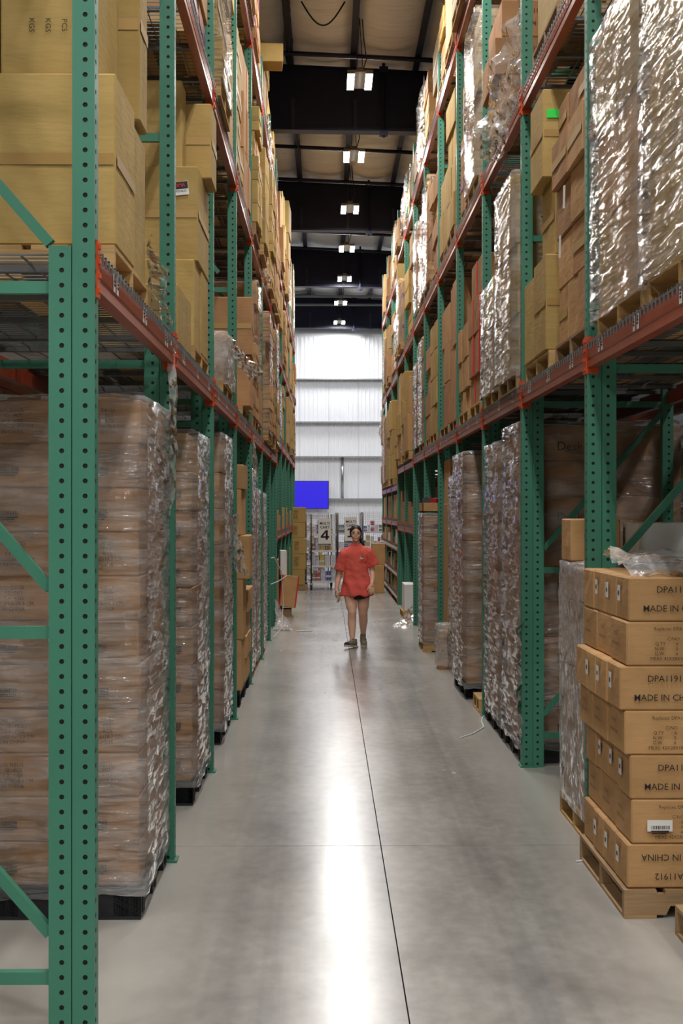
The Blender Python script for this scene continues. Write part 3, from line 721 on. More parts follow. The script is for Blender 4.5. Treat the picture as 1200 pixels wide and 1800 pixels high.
    for k, pts in enumerate(([(-.80,20.0,1.15),(-.74,20.1,1.16),(-.66,20.6,.95),(-.64,21.0,.5),(-.66,20.8,.1),(-.76,20.2,.02)], [(-.80,20.0,.78),(-.70,20.5,.80),(-.6,21.4,.84)])):
        b = MB(); b.tube([(p[0]+.8,p[1]-20,p[2]) for p in pts], .007, 5); ob('packing_strap', b.mesh('packing_strap','white_strap',True), None, (-.8,20,0), label=['looping white packing strap hanging beside the sixth green post','straight white packing strap poking out of the seventh bay'][k], cat='strap')
    crumple([(-.80,21.6,.005),(-.52,21.5,.005),(-.56,22.3,.02),(-.80,22.3,.42)],'heap of white film on the floor against the rack foot',31,.05,n=(12,12))
    # far bays: shelf boxes, leaning carton, yellow stack
    for k in range(7,12):
        y = YL[k]
        for j in range(3):
            h = (.34,.26,.4,.3)[(j+k)%4]; carton(-1.2,-.80,y+.25+.7*j,y+.8+.7*j,1.486,1.486+h,('tan','yellow','brown')[(j+k)%3],f'small carton, {ORD[j]} along the low shelf at chest height, {ORD[k]} bay, left rack')
        for j in range(2):
            for i in range(2): carton(-1.3,-.82,y+.2+1.1*j,y+1.1+1.1*j,.0+.5*i,.5*(i+1)-.003,('brown','tan')[j],f'large carton on the floor, {("lower","upper")[i]} of a pair, {("near","far")[j]} pile, {ORD[k]} bay, left rack')
    o = carton(-.84,-.55,24.35,24.83,.16,.70,'tan','tilted tan carton with red edges standing out into the aisle by the rack','redge',.10); o.rotation_euler = (R(-4),R(7),R(4))
    b = MB(); b.box(-.13,.13,-.2,.2,0,.13); ob('wood_block', b.mesh('wood_block','old_wood'), None, (-.74,24.6,0), label='worn wood block under the tilted red-edged carton', cat='block')
    carton(-.81,-.70,24.42,24.7,.722,1.14,'white_card','tall white carton sticking out above the tilted red-edged carton',rot=.1)
    wood_pallet(-.92,-.44,32.56,33.1,0,'small wooden pallet under the leaning column of yellow cartons by the carts',False,'old_wood')
    for i in range(5):
        o = carton(-.83+.018*(i%3),-.50+.018*(i%3),32.58,33.02,.13+.357*i,.13+.357*(i+1)-.002,'yellow',f'yellow carton, {ORD[i]} from the bottom, in the column beside the wire carts','plain',.04*(i%2),group='yellow cartons by the carts')
        part_text(o,'ITEM\nQTY\nN.W.\nG.W.',.05,'faded_ink',(-.06,-.232,.18),FRONT)
floor_left()

# ---- floor level, side with the foreground carton pallet
def floor_right():
    wood_pallet(1.315,2.56,6.28,7.38,0,'weathered wooden pallet under the foreground cartons printed DPA11912',True,'old_wood')
    H = .1975; T1 = 'DPA11912\n\nMADE IN CHINA'; T2 = 'Replaces: DPA11912\n\nC/NO.\nQ.TY        6     PCS\nN.W.        5     KGS\nG.W.        6     KGS\nMEAS: 42X28X18.5  CM'
    ex = [1.333,1.352,1.346,1.322,1.300,1.330,1.340]
    for i in range(7):
        z = .129+H*i; e = ex[i]; nside = 4 if i%2 == 0 else 3; D = 1.07/nside
        for c in range(nside):
            for q in ((0,1,2) if c == 0 else (0,)):
                if i == 6 and q == 2: continue
                ee = e + rnd.uniform(-.008,.012)*(c > 0); o = carton(ee+.422*q,ee+.418+.422*q,6.30+D*c+.002,6.30+D*(c+1)-.003,z,z+H-.002,'tan',
                    f'tan carton printed DPA11912, {ORD[i]} layer, '+(f'{ORD[c]} along the aisle side' if q == 0 and c else ['front corner','middle of the front','outer front'][q])+', foreground pallet',group='cartons on the foreground pallet')
                if c == 0:
                    if i%2 == 0: part_text(o,T1,.040,'print_ink',(.0,-D/2-.011,H*.5),FRONT if i else (R(90),R(180),0),bold=.003)
                    else: part_text(o,T2,.021,'faded_ink',(-.0,-D/2-.011,H*.5),FRONT)
                    if i == 1 and q == 0:
                        st = ob('sticker', flat(.112,.05,'sticker'), o, (-.085,-D/2-.0125,H*.42), FRONT); ob('barcode', barcode_mesh(.08,.016,'print_ink',4), st, (.0,-.008,.0012))
                if q == 0:
                    if i%2 == 0 and c in (1,2,0): 
                        st = ob('sticker', flat(.055,.07,'sticker'), o, (-.2105-.010,.03,H*.6), side_rot(1)); ob('barcode', barcode_mesh(.03,.02,'print_ink',5,False), st, (0,0,.0012))
                    elif i%2: part_text(o,'PRODUCT\n\nMADE IN CHINA',.022,'faded_ink',(-.2105-.010,0,H*.55),side_rot(1))
    crumple([(1.36,6.32,1.53),(2.2,6.30,1.52),(2.2,7.2,1.60),(1.42,7.3,1.60)],'crumpled clear film lying over the top of the foreground cartons',41,.05,'film_crumpled',n=(22,16))
    wood_pallet(1.485,2.4,5.15,6.05,0,'dark wooden pallet corner at the picture edge past the foreground pallet',True,'old_wood')
    # second bay: low milky stack with boxes on top
    wood_pallet(1.405,2.5,7.63,8.56,0,'wooden pallet under the low milky wrapped stack behind the foreground cartons',True,'wood')
    for i in range(7):
        for (q,c) in ((0,0),(1,0),(0,1)):
            z = .129+.194*i; carton(1.425+.5*q,1.92+.5*q,7.645+.455*c,8.09+.455*c,z,z+.191,'tan',f'pale carton, {ORD[i]} layer, '+{(0,0):'near corner',(1,0):'inner',(0,1):'far'}[(q,c)]+' column, low milky wrapped stack','plain',group='cartons in the low milky stack')
    film_shell(1.42,2.45,7.64,8.56,.10,1.50,'milky stretch wrap around the low stack behind the foreground cartons','film_crumpled',44,.012,nz=30)
    o = carton(1.412,1.70,8.22,8.54,1.515,1.76,'tan','small tan carton sitting on the low milky wrapped stack'); part_text(o,'MODEL\nQTY',.03,'faded_ink',(-.02,-.172,.13),FRONT)
    carton(1.74,2.32,7.85,8.35,1.515,1.74,'white_card','flat white carton lying in shade on the low wrapped stack')
    carton(2.34,2.9,7.9,8.4,1.515,1.72,'brown','brown carton lying in shade beside the flat white carton')
    carton(1.78,2.9,7.7,8.5,.0,1.50,'brown','big brown carton in shade behind the low wrapped stack') if False else None
    # third bay: two tall wrapped loads
    for k, (ya, yb, h, n, e) in enumerate(((10.16,11.2,2.42,9,1.40),(11.3,12.4,2.34,8,1.395))):
        nm = ('near','far')[k]
        plastic_pallet(e-.01,e+1.15,ya,yb,f'black plastic pallet under the {nm} tall wrapped load, third bay, right rack')
        for i in range(n):
            for (q,c) in ((0,0),(1,0),(0,1)):
                hh = (h-.148)/n; z = .148+hh*i
                o = carton(e+.01+.57*q,e+.57+.57*q,ya+.01+.52*c,ya+.52+.52*c,z,z+hh-.002,'brown',f'brown carton, {ORD[i]} layer, '+{(0,0):'corner',(1,0):'inner',(0,1):'far aisle'}[(q,c)]+f' column, {nm} tall wrapped load, third bay','plain')
                if (q,c) == (0,0) and i%2 == 0: part_text(o,'Desk',.09,'print_ink',(.05,-.262,hh*.4),FRONT)
        film_shell(e,e+1.15,ya,yb,.10,h+.02,f'clear stretch wrap on the {nm} tall load, third bay, right rack','film_floor',50+k,.026,nz=38,gap=.016)
    crumple([(1.36,10.0,1.05),(1.42,10.12,1.1),(1.40,10.10,.15),(1.33,9.98,.18)],'ragged tail of film hanging beside the double green post',55,.05,n=(8,26))
    # fourth bay: big load leaning out
    e = 1.335
    plastic_pallet(e,e+1.15,13.65,14.85,'black plastic pallet under the bulging wrapped load, fourth bay, right rack')
    for i in range(8):
        for (q,c) in ((0,0),(0,1)):
            z = .148+.275*i; o = carton(e+.01,e+.75,13.66+.6*c,14.24+.6*c,z,z+.272,'brown',f'brown carton, {ORD[i]} layer, {("near","far")[c]} column, bulging wrapped load, fourth bay','plain')
            if c == 0: part_text(o,'Desk\nQTY 1',.05,'print_ink',(.1,-.302,.14),FRONT)
    film_shell(e,e+.77,13.65,14.86,.10,2.37,'clear stretch wrap on the bulging load, fourth bay, right rack','film_floor',60,.026,nz=38,gap=.018)
    wood_pallet(1.36,2.2,12.7,13.2,0,'small wooden pallet standing empty between the wrapped loads, fourth bay',True,'wood')
    # fifth bay
    for i in range(7): carton(1.41,1.95,15.2,16.2,.0+.31*i,.31*(i+1)-.002,'tan',f'tan carton, {ORD[i]} from the floor, wrapped column, fifth bay, right rack')
    film_shell(1.40,1.96,15.2,16.2,.0,2.19,'clear stretch wrap on the column in the fifth bay, right rack','film_floor',63,.02,nz=30)
    carton(1.42,1.95,16.5,17.3,.0,1.9,'tan','tall narrow tan carton standing in the fifth bay, right rack'); carton(1.43,1.93,16.5,17.3,1.9,2.42,'tan','tan carton on top of the tall narrow carton, fifth bay')
    carton(1.28,1.55,16.25,16.48,.0,.12,'old_wood' if False else 'tan','flat tan carton under the small film-wrapped bundle on the floor')
    carton(1.29,1.54,16.26,16.47,.121,.44,'tan','upright tan carton inside the small film-wrapped bundle on the floor')
    film_shell(1.28,1.55,16.25,16.48,.03,.50,'crumpled film around the small bundle on the floor by the posts','film_crumpled',66,.03,nz=12)
    # sixth bay: wrapped load standing out, box of red goods on top
    wood_pallet(1.235,2.2,18.25,19.1,0,'wooden pallet under the wrapped load topped by a box of red goods',False,'wood')
    for i in range(6):
        z = .13+.27*i; o = carton(1.25,1.46,18.27,19.08,z,z+.267,'brown',f'brown carton, {ORD[i]} layer, wrapped load topped by red goods','plain'); part_text(o,'25',.08,'print_ink',(.05,-.412,.13),FRONT)
    film_shell(1.245,1.47,18.26,19.09,.10,1.77,'clear stretch wrap on the load topped by a box of red goods','film_floor',68,.018,nz=26)
    b = MB(); 
    for a in ((0,.26,0,.01,0,.12),(0,.26,.69,.7,0,.12),(0,.01,0,.7,0,.12),(.25,.26,0,.7,0,.12),(0,.26,0,.7,0,.01)): b.box(*a)
    ob('open_carton', b.mesh('open_carton','tan'), None, (1.235,18.32,1.80), label='open tan carton tray holding red packets on the wrapped load', cat='carton')
    for k in range(7):
        b = MB(); b.box(-.05,.05,-.03,.03,0,.16); bx = ob('red_packet', b.mesh('red_packet','red_print' if k%2 else 'black_sticker'), None, (1.29+.05*(k%4),18.38+.085*k,1.822), (R(12*(k%3-1)),R(14*(k%2)),.3*k), label=f'{"red" if k%2 else "dark"} packet, {ORD[k]} from the front in the open carton tray', cat='packet', group='packets in the open tray')
    # seventh bay: floor clutter set back
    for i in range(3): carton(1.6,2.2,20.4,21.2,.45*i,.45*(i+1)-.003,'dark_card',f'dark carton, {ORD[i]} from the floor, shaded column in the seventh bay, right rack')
    crumple([(1.36,22.3,.34),(1.36,21.9,.02),(1.02,21.9,.004),(1.10,22.5,.004)],'heap of white film spilling onto the floor under the rack',71,.05,n=(12,12))
    # eighth, ninth bay: pale ribbed boxes on pallet, shelf boxes
    wood_pallet(1.28,2.1,23.9,24.85,0,'wooden pallet under the pale grey carton by the rack foot',False,'wood')
    carton(1.31,1.66,23.95,24.8,.13,.58,'white_card','pale grey-white carton low on its pallet, eighth bay, right rack')
    carton(1.68,2.1,23.95,24.8,.13,.55,'white_card','second pale carton farther in beside the grey-white carton')
    for k in (7,8):
        y = YR[k]
        for j in range(3): carton(1.42,1.8,y+.2+.75*j,y+.75+.75*j,1.578,1.578+(.4,.62,.3)[(j+k)%3],('tan','brown','brown')[j],f'carton, {ORD[j]} along the shelf at head height, {ORD[k]} bay, right rack')
    sc = ['tan','brown','yellow','white_card','dark_card']
    for k in range(9,12):
        y = YR[k]
        for j, zl in enumerate([.05,.49,1.00]):
            for q in range(5):
                h = .14+.04*((q*3+j+k)%5); mt = sc[(q*2+j+k)%5]
                carton(1.40,1.75,y+.15+.46*q,y+.55+.46*q,zl+DK+.002,zl+DK+h,mt,f'small {NAMES[mt]} carton, {ORD[q]} along, {ORD[j]} low shelf, {ORD[k]} bay, right rack','plain',rnd.uniform(-.1,.1))
            b = MB(); b.box(-.006,0,.0,P-CW,.0,.05); o = ob('shelf_price_strip', b.mesh('shelf_price_strip','white_card'), None, (XR-.006,y+CW,zl+.06), label=f'white label strip along the {ORD[j]} low shelf edge, {ORD[k]} bay, right rack', cat='label strip', group='label strips on the far low shelves')
            for q in range(4): ob('yellow_tag', flat(.05,.04,'yellow_tag'), o, (-.008,.3+.6*q,.02), side_rot(1))
        for q in range(2): carton(1.40,1.85,y+.2+1.1*q,y+1.1+1.1*q,1.50+DK+.002,1.50+DK+.5,'tan',f'tan carton, {("near","far")[q]} of two on the shelf at eye height, {ORD[k]} bay, right rack')
mat('yellow_tag',(235,205,40),.5)
floor_right()

# ---- lower, middle and top shelves
def shelves():
    z1, z2, z3 = 2.53+DK, 4.585+DK, 6.65+DK
    G = 'cartons on the racks'
    # --- left, first bay, lower shelf (hand placed)
    wood_pallet(-2.0,-.805,5.40,6.42,z1+.002,'pale wooden pallet on the lower shelf above the nearest wrapped stack',True,'wood')
    zb = z1+PH+.006
    o = carton(-1.70,-.802,5.42,5.95,zb,3.47,'yellow','big yellowish carton with tape across it, on the lower shelf by the nearest post','tape')
    carton(-2.62,-1.71,5.42,5.95,zb,3.47,'yellow','big yellowish carton at the picture edge on the lower shelf','tape')
    carton(-1.70,-.815,5.97,6.40,zb,3.44,'yellow','yellowish carton standing behind the big taped carton by the nearest post')
    o = carton(-1.258,-.885,5.50,6.05,3.475,4.15,'yellow','yellowish carton with sideways printing, on top of the big taped carton')
    part_text(o,'DFD4625\n\nPCS\n\nKGS\n\nKGS',.030,'print_ink',(.03,-.287,.20),(R(90),R(90),0))
    carton(-1.75,-1.268,5.50,6.05,3.475,4.15,'yellow','yellowish carton at the picture edge on top of the big taped carton')
    o = carton(-1.25,-.80,6.10,6.35,3.478,4.3,'yellow','tall yellowish carton overhanging the aisle above the first bay','ctape')
    carton(-1.7,-.84,6.40,7.2,3.445,4.1,'yellow','yellowish carton deep behind the tall overhanging carton') if False else None
    crumple([(-.80,6.35,3.05),(-.77,6.9,2.95),(-.765,7.25,2.60),(-.80,6.5,2.72)],'loose clear film hanging over the beam by the first pallet corner',81,.03,'film',n=(10,14))
    # --- left, second bay, lower shelf
    wood_pallet(-2.0,-.805,8.70,9.70,z1+.002,'wooden pallet on the lower shelf, second bay, left rack',True,'wood')
    carton(-1.10,-.80,7.66,8.40,z1+.004,3.03,'yellow','low yellowish carton resting straight on the deck, second bay','plain')
    carton(-1.40,-.815,8.75,9.15,zb,3.355,'yellow','yellowish carton with loose flap, lowest on the second bay pallet')
    carton(-1.40,-.805,9.17,9.66,zb,3.355,'yellow','yellowish carton next to the loose-flap carton, second bay')
    o = carton(-1.62,-.80,8.85,9.66,3.36,3.95,'yellow','wide yellowish carton bearing a black and red sticker','ctape')
    st = ob('sticker', flat(.105,.085,'sticker'), o, (.30,-.414,.45), (R(90),R(-6),0)); ob('sticker_print', flat(.10,.045,'black_sticker'), st, (0,.018,.001))
    ob('printed_text', text_mesh('DFD4625',.020,'print_ink'), st, (.0,-.018,.0016)); ob('printed_text', text_mesh('DORMAN',.019,'red_print',bold=.02) if False else text_mesh('DMA',.030,'red_print',bold=.02), st, (0,.018,.0026))
    carton(-1.42,-.905,8.90,9.15,3.955,4.50,'yellow','upright yellowish carton on top of the stickered carton')
    carton(-1.0,-.745,9.2,9.62,3.955,4.44,'yellow','narrow yellowish carton overhanging beside the top of the stickered carton','ctape')
    # --- left, third bay, lower shelf: low wrapped load, film bulge
    wood_pallet(-1.9,-.80,11.0,12.1,z1+.002,'wooden pallet under the low film-covered load, third bay, left rack',True,'wood')
    carton(-1.4,-.80,11.05,12.0,zb,3.17,'tan','low tan carton under glossy film, third bay, left rack'); film_shell(-1.4,-.79,11.04,12.02,zb-.03,3.19,'glossy film over the low carton, third bay, left rack','film_crumpled',83,.03,nz=14)
    crumple([(-.80,11.1,3.2),(-.80,12.2,3.22),(-.56,12.3,2.98),(-.66,11.9,2.90)],'bulge of white film blowing out into the aisle from the third bay',84,.05,n=(14,12))
    # --- left, fourth bay, lower shelf: open box
    wood_pallet(-1.9,-.80,13.55,14.7,z1+.002,'wooden pallet under the big creased carton, fourth bay, left rack',True,'wood')
    carton(-1.35,-.735,13.65,14.2,zb,3.30,'brown','brown carton below the big creased carton, fourth bay, left rack','plain'); carton(-1.30,-.725,13.62,14.3,3.305,3.86,'brown','big creased brown carton seen between the green posts, fourth bay','ctape',.03)
    carton(-1.35,-.78,14.25,14.7,zb,3.30,'tan','tan carton beside the creased cartons, fourth bay, left rack')
    # --- the long rows
    r_ = random.Random(11)
    MIX = [['yellow','yellow','tan'],['brown','tan'],['yellow'],['tan','yellow'],['brown','brown','tan']]
    def fill(side, k, lev, zd, hmax, y, slots, seed, hand=None):
        for sl in slots:
            q = random.Random(f'{side}{k}{lev}{sl}{seed}')
            d = q.uniform(.86,1.06); y0 = y+.16+q.uniform(0,.06)+(1.20 if sl else 0); y1 = min(y0+d, y+2.46)
            e = (EL if side == 'left' else ER) + (1 if side == 'left' else -1)*q.choice((-.02,0,.0,.02,.05,.08))
            far = y > 21
            if lev == 'top shelf' and any(y0-.15 < yr+.26 and y1+.15 > yr for yr in (14.7,22.5,30.5)): hmax = min(hmax, 7.72-zd-PH)
            tot = q.uniform(.55,1.0)*hmax; hs = []
            while sum(hs) < tot:
                h = q.choice((.26,.3,.36,.45,.55)) if not far else q.choice((.4,.5,.6)); 
                if sum(hs)+h > hmax: break
                hs.append(h)
            if not hs: hs = [min(.4,hmax)]
            cols = q.choice((1,2,2,3)) if not far else q.choice((1,2))
            wrap = 'film' if q.random() < .28 else None
            st = q.choice(('plain','plain','tape','ctape')) if q.random() < .85 else 'purple'
            load(side, k, lev, sl, y0, y1, zd, e, cols, hs, MIX[q.randrange(5)], 1, q.uniform(.5,.6), 'wood', wrap, st, .03, parts=(y < 13.5))
    for k in range(4,7): fill('left',k,'lower shelf',z1,1.62,YL[k],(0,1),1)
    for k in range(1,7): fill('left',k,'middle shelf',z2,1.62,YL[k],(1,) if k == 1 else (0,1),2)
    for k in range(3,7): fill('left',k,'top shelf',z3,1.25 if k < 6 else .85,YL[k],(1,) if k == 5 else (0,1),3)
    for k in range(7,12):
        fill('left',k,'second shelf',2.85+DK,1.05,YL[k],(0,1),4); fill('left',k,'third shelf',4.25+DK,1.08,YL[k],(0,1),5); fill('left',k,'top shelf',5.68+DK,1.55 if k > 8 else 1.75,YL[k],(0,1),6)
    # the carton poking far out under the roof
    load('left',5,'top shelf',0,17.55,18.5,z3,EL,2,[.44],['yellow'],1,.55)
    carton(-1.02,-.55,17.6,18.0,z3+.004+PH+.443,z3+.004+PH+.67,'yellow','yellowish carton poking out into the aisle high under the roof','plain',.06)
    # --- right, hand placed
    zr1, zr2, zr3 = 2.53+DK, 4.60+DK, 6.68+DK
    load('right',0,'lower shelf',0,5.06,6.20,zr1,1.40,2,[.46,.46,.48],['yellow'],2,.56,'wood','film_milky','plain',.01,True,.014)
    load('right',0,'lower shelf',1,6.30,7.36,zr1,1.40,2,[.46,.46,.48],['yellow','tan'],2,.56,'wood','film_milky','plain',.01,True,.014)
    load('right',1,'lower shelf',0,7.64,8.70,zr1,1.40,[3,2,2,2],[.34,.30,.30,.28,.24],['brown','tan'],2,.5,'wood',None,['plain','plain','ctape'],.02,True)
    for nm, pz in (('upper',3.62),('lower',3.36)):
        ob('paper_note', flat(.07,.13,'sticker'), None, (1.370,8.2 if nm == 'upper' else 8.35,pz), (R(90),R(8),R(-90)), label=f'{nm} white paper note stuck on the brown cartons, second bay', cat='paper')
    wood_pallet(1.385,2.4,8.86,9.90,zr1+.002,'wooden pallet under the green-stickered stack, second bay, right rack',True,'wood')
    zq = zr1+PH+.006
    carton(1.37,1.95,8.88,9.4,zq,zq+.60,'yellow','bottom yellowish carton of the green-stickered stack','tape'); carton(1.375,1.95,9.42,9.88,zq,zq+.55,'yellow','yellowish carton behind the bottom of the green-stickered stack')
    carton(1.43,1.95,8.90,9.42,zq+.603,zq+1.10,'yellow','middle yellowish carton of the green-stickered stack','ctape')
    o = carton(1.365,1.88,8.98,9.52,zq+1.103,zq+1.66,'yellow','top yellowish carton with a bright green sticker','tape'); ob('sticker', flat(.085,.055,'green_sticker'), o, (-.19,-.278,.40), FRONT)
    load('right',2,'lower shelf',0,10.2,11.2,zr1,1.36,1,[.42,.5,.5],['yellow'],1,.6,'wood','film_milky','plain',.02,True,.016)
    load('right',2,'lower shelf',1,11.35,12.4,zr1,1.375,3,[.52,.34],['yellow'],1,.6,'wood','film_milky','plain',.02,True,.016)
    load('right',3,'lower shelf',0,12.85,13.75,zr1,1.385,2,[.26,.38,.34,.36],['brown'],1,.6,'wood',None,['redge'],.02,True)
    load('right',3,'lower shelf',1,13.95,14.9,zr1,1.385,3,[.22,.3,.34],['tan'],1,.6,'wood',None,'plain',.02,True)
    load('right',4,'lower shelf',0,15.2,16.1,zr1,1.39,2,[.8,.7],['brown'],1,.5,'wood',None,'plain',.02)
    load('right',4,'lower shelf',1,16.3,17.4,zr1,1.39,2,[.5,.45,.45],['brown','tan'],1,.5,'wood',None,'plain',.03)
    load('right',5,'lower shelf',0,17.75,18.85,zr1,1.37,3,[.35,.35,.35,.35],['yellow'],1,.5,'wood',None,'plain',.01)
    load('right',5,'lower shelf',1,18.95,19.9,zr1,1.39,1,[.3,.3,.34,.3],['brown'],1,.5,'wood',None,'plain',.04)
    fill('right',6,'lower shelf',zr1,1.6,YR[6],(0,1),9)
    wood_pallet(1.39,2.4,8.55,9.6,zr2+.002,'wooden pallet on the middle shelf, second bay, right rack',True,'old_wood'); 
    for i in range(2): carton(1.42,2.0,8.57,9.55,zr2+PH+.006+.6*i,zr2+PH+.6*(i+1),'yellow',f'yellowish carton, {("lower","upper")[i]} of two, middle shelf, second bay, right rack')
    # middle shelf: DPA cartons with a sheet of film blowing out
    wood_pallet(1.38,2.4,10.9,11.95,zr2+.002,'wooden pallet under the cartons behind the blowing film sheet',True,'wood')
    zq = zr2+PH+.006
    for i in range(3):
        for c in range(2):
            o = carton(1.30 if i == 1 else 1.35,1.85,10.95+.46*c,11.40+.46*c,zq+.29*i,zq+.29*(i+1)-.003,'brown',f'brown carton, {ORD[i]} layer, {("near","far")[c]} column, behind the blowing film sheet')
            if c == 0: part_text(o,'DPA11912\n\nMADE IN CHINA',.045,'print_ink',(.0,-.236,.15),FRONT)
    crumple([(1.44,10.35,5.72),(1.50,10.30,5.00),(1.36,10.7,4.60),(1.16,11.3,4.80)],'large sheet of clear film blowing out over the beam into the aisle',91,.07,n=(22,24))
    crumple([(1.28,10.75,4.85),(1.34,10.6,4.62),(1.27,10.85,4.45),(1.18,11.1,4.55)],'gathered knot at the foot of the blowing film sheet',92,.06,n=(12,10))
    load('right',3,'middle shelf',0,12.8,13.8,zr2,1.37,1,[.38,.36,.42,.3],['yellow'],1,.6,'wood','film_milky','plain',.02,True,.016)
    fill('right',3,'middle shelf',zr2,1.5,YR[3],(1,),3)
    load('right',4,'middle shelf',0,15.25,16.2,zr2,1.37,2,[.37,.37,.37,.37],['yellow'],1,.6,'wood',None,'plain',.02)
    load('right',4,'middle shelf',1,16.4,17.4,zr2,1.39,2,[.5,.4],['yellow'],1,.5,'wood',None,'plain',.02)
    for k in (5,6): fill('right',k,'middle shelf',zr2,1.6,YR[k],(0,1),13)
    for k in range(3,7): fill('right',k,'top shelf',zr3,1.15 if k < 6 else .85,YR[k],(0,1),14)
    for k in (7,8):
        fill('right',k,'second shelf',2.50+DK,1.7,YR[k],(0,1),15); fill('right',k,'third shelf',4.55+DK,1.7,YR[k],(0,1),16); fill('right',k,'top shelf',6.60+DK,.85,YR[k],(0,1),17)
    for k in (9,10,11):
        fill('right',k,'fifth shelf',2.20+DK,1.8,YR[k],(0,1),18); fill('right',k,'sixth shelf',4.40+DK,1.5,YR[k],(0,1),19); fill('right',k,'top shelf',6.30+DK,1.1,YR[k],(0,1),20)
    # pale blue-white sheets and film on the far side
    crumple([(1.34,20.9,7.75),(1.36,19.6,7.9),(1.36,19.7,6.9),(1.34,20.9,6.75)],'pale bluish film sheet hanging high on the right rack',95,.03,'film_milky',n=(8,16))
    crumple([(1.345,24.9,7.5),(1.35,23.9,7.55),(1.35,23.9,6.65),(1.345,24.9,6.7)],'pale film sheet hanging by the far roof end of the right rack',96,.03,'film_milky',n=(8,16))
    crumple([(1.33,25.2,3.6),(1.36,24.4,3.7),(1.35,24.4,2.75),(1.33,25.2,2.72)],'white plastic sheet draped over cartons far along the right rack',97,.03,'film_milky',n=(8,16))
    crumple([(1.36,33.5,4.3),(1.36,33.0,4.4),(1.25,33.2,3.5),(1.2,33.9,3.7)],'white film fluttering at the far end of the right rack',98,.06,n=(8,10))
    crumple([(-.80,14.95,2.62),(-.78,15.3,2.66),(-.73,15.3,2.2),(-.77,15.2,2.05)],'white film tail hanging below the lower beam, fifth bay',99,.02,n=(5,12))
    crumple([(-.79,16.9,5.3),(-.77,17.3,5.3),(-.70,17.3,4.55),(-.77,17.1,4.5)],'clear film tail hanging over the middle beam, fifth bay',100,.03,n=(6,14))
    crumple([(-.79,18.9,7.1),(-.76,19.3,7.1),(-.70,19.3,5.9),(-.78,19.1,6.0)],'film streamer trailing from the top beam, sixth bay',101,.03,n=(4,18))
    # dim loads on the back rows
    for k, (x0, x1, y0, y1, zt_) in enumerate(((2.75,3.5,8.4,9.5,2.2),(2.75,3.5,10.9,12.0,2.3),(-2.9,-2.15,8.2,9.3,2.1),(-2.9,-2.15,5.7,6.8,2.2))):
        n = 6
        for i in range(n): carton(x0,x1,y0,y1,zt_/n*i,zt_/n*(i+1)-.003,'brown',f'brown carton in shade, {ORD[i]} from the floor, {ORD[k]} stack of the back rows',group='cartons on the back rows')
shelves()

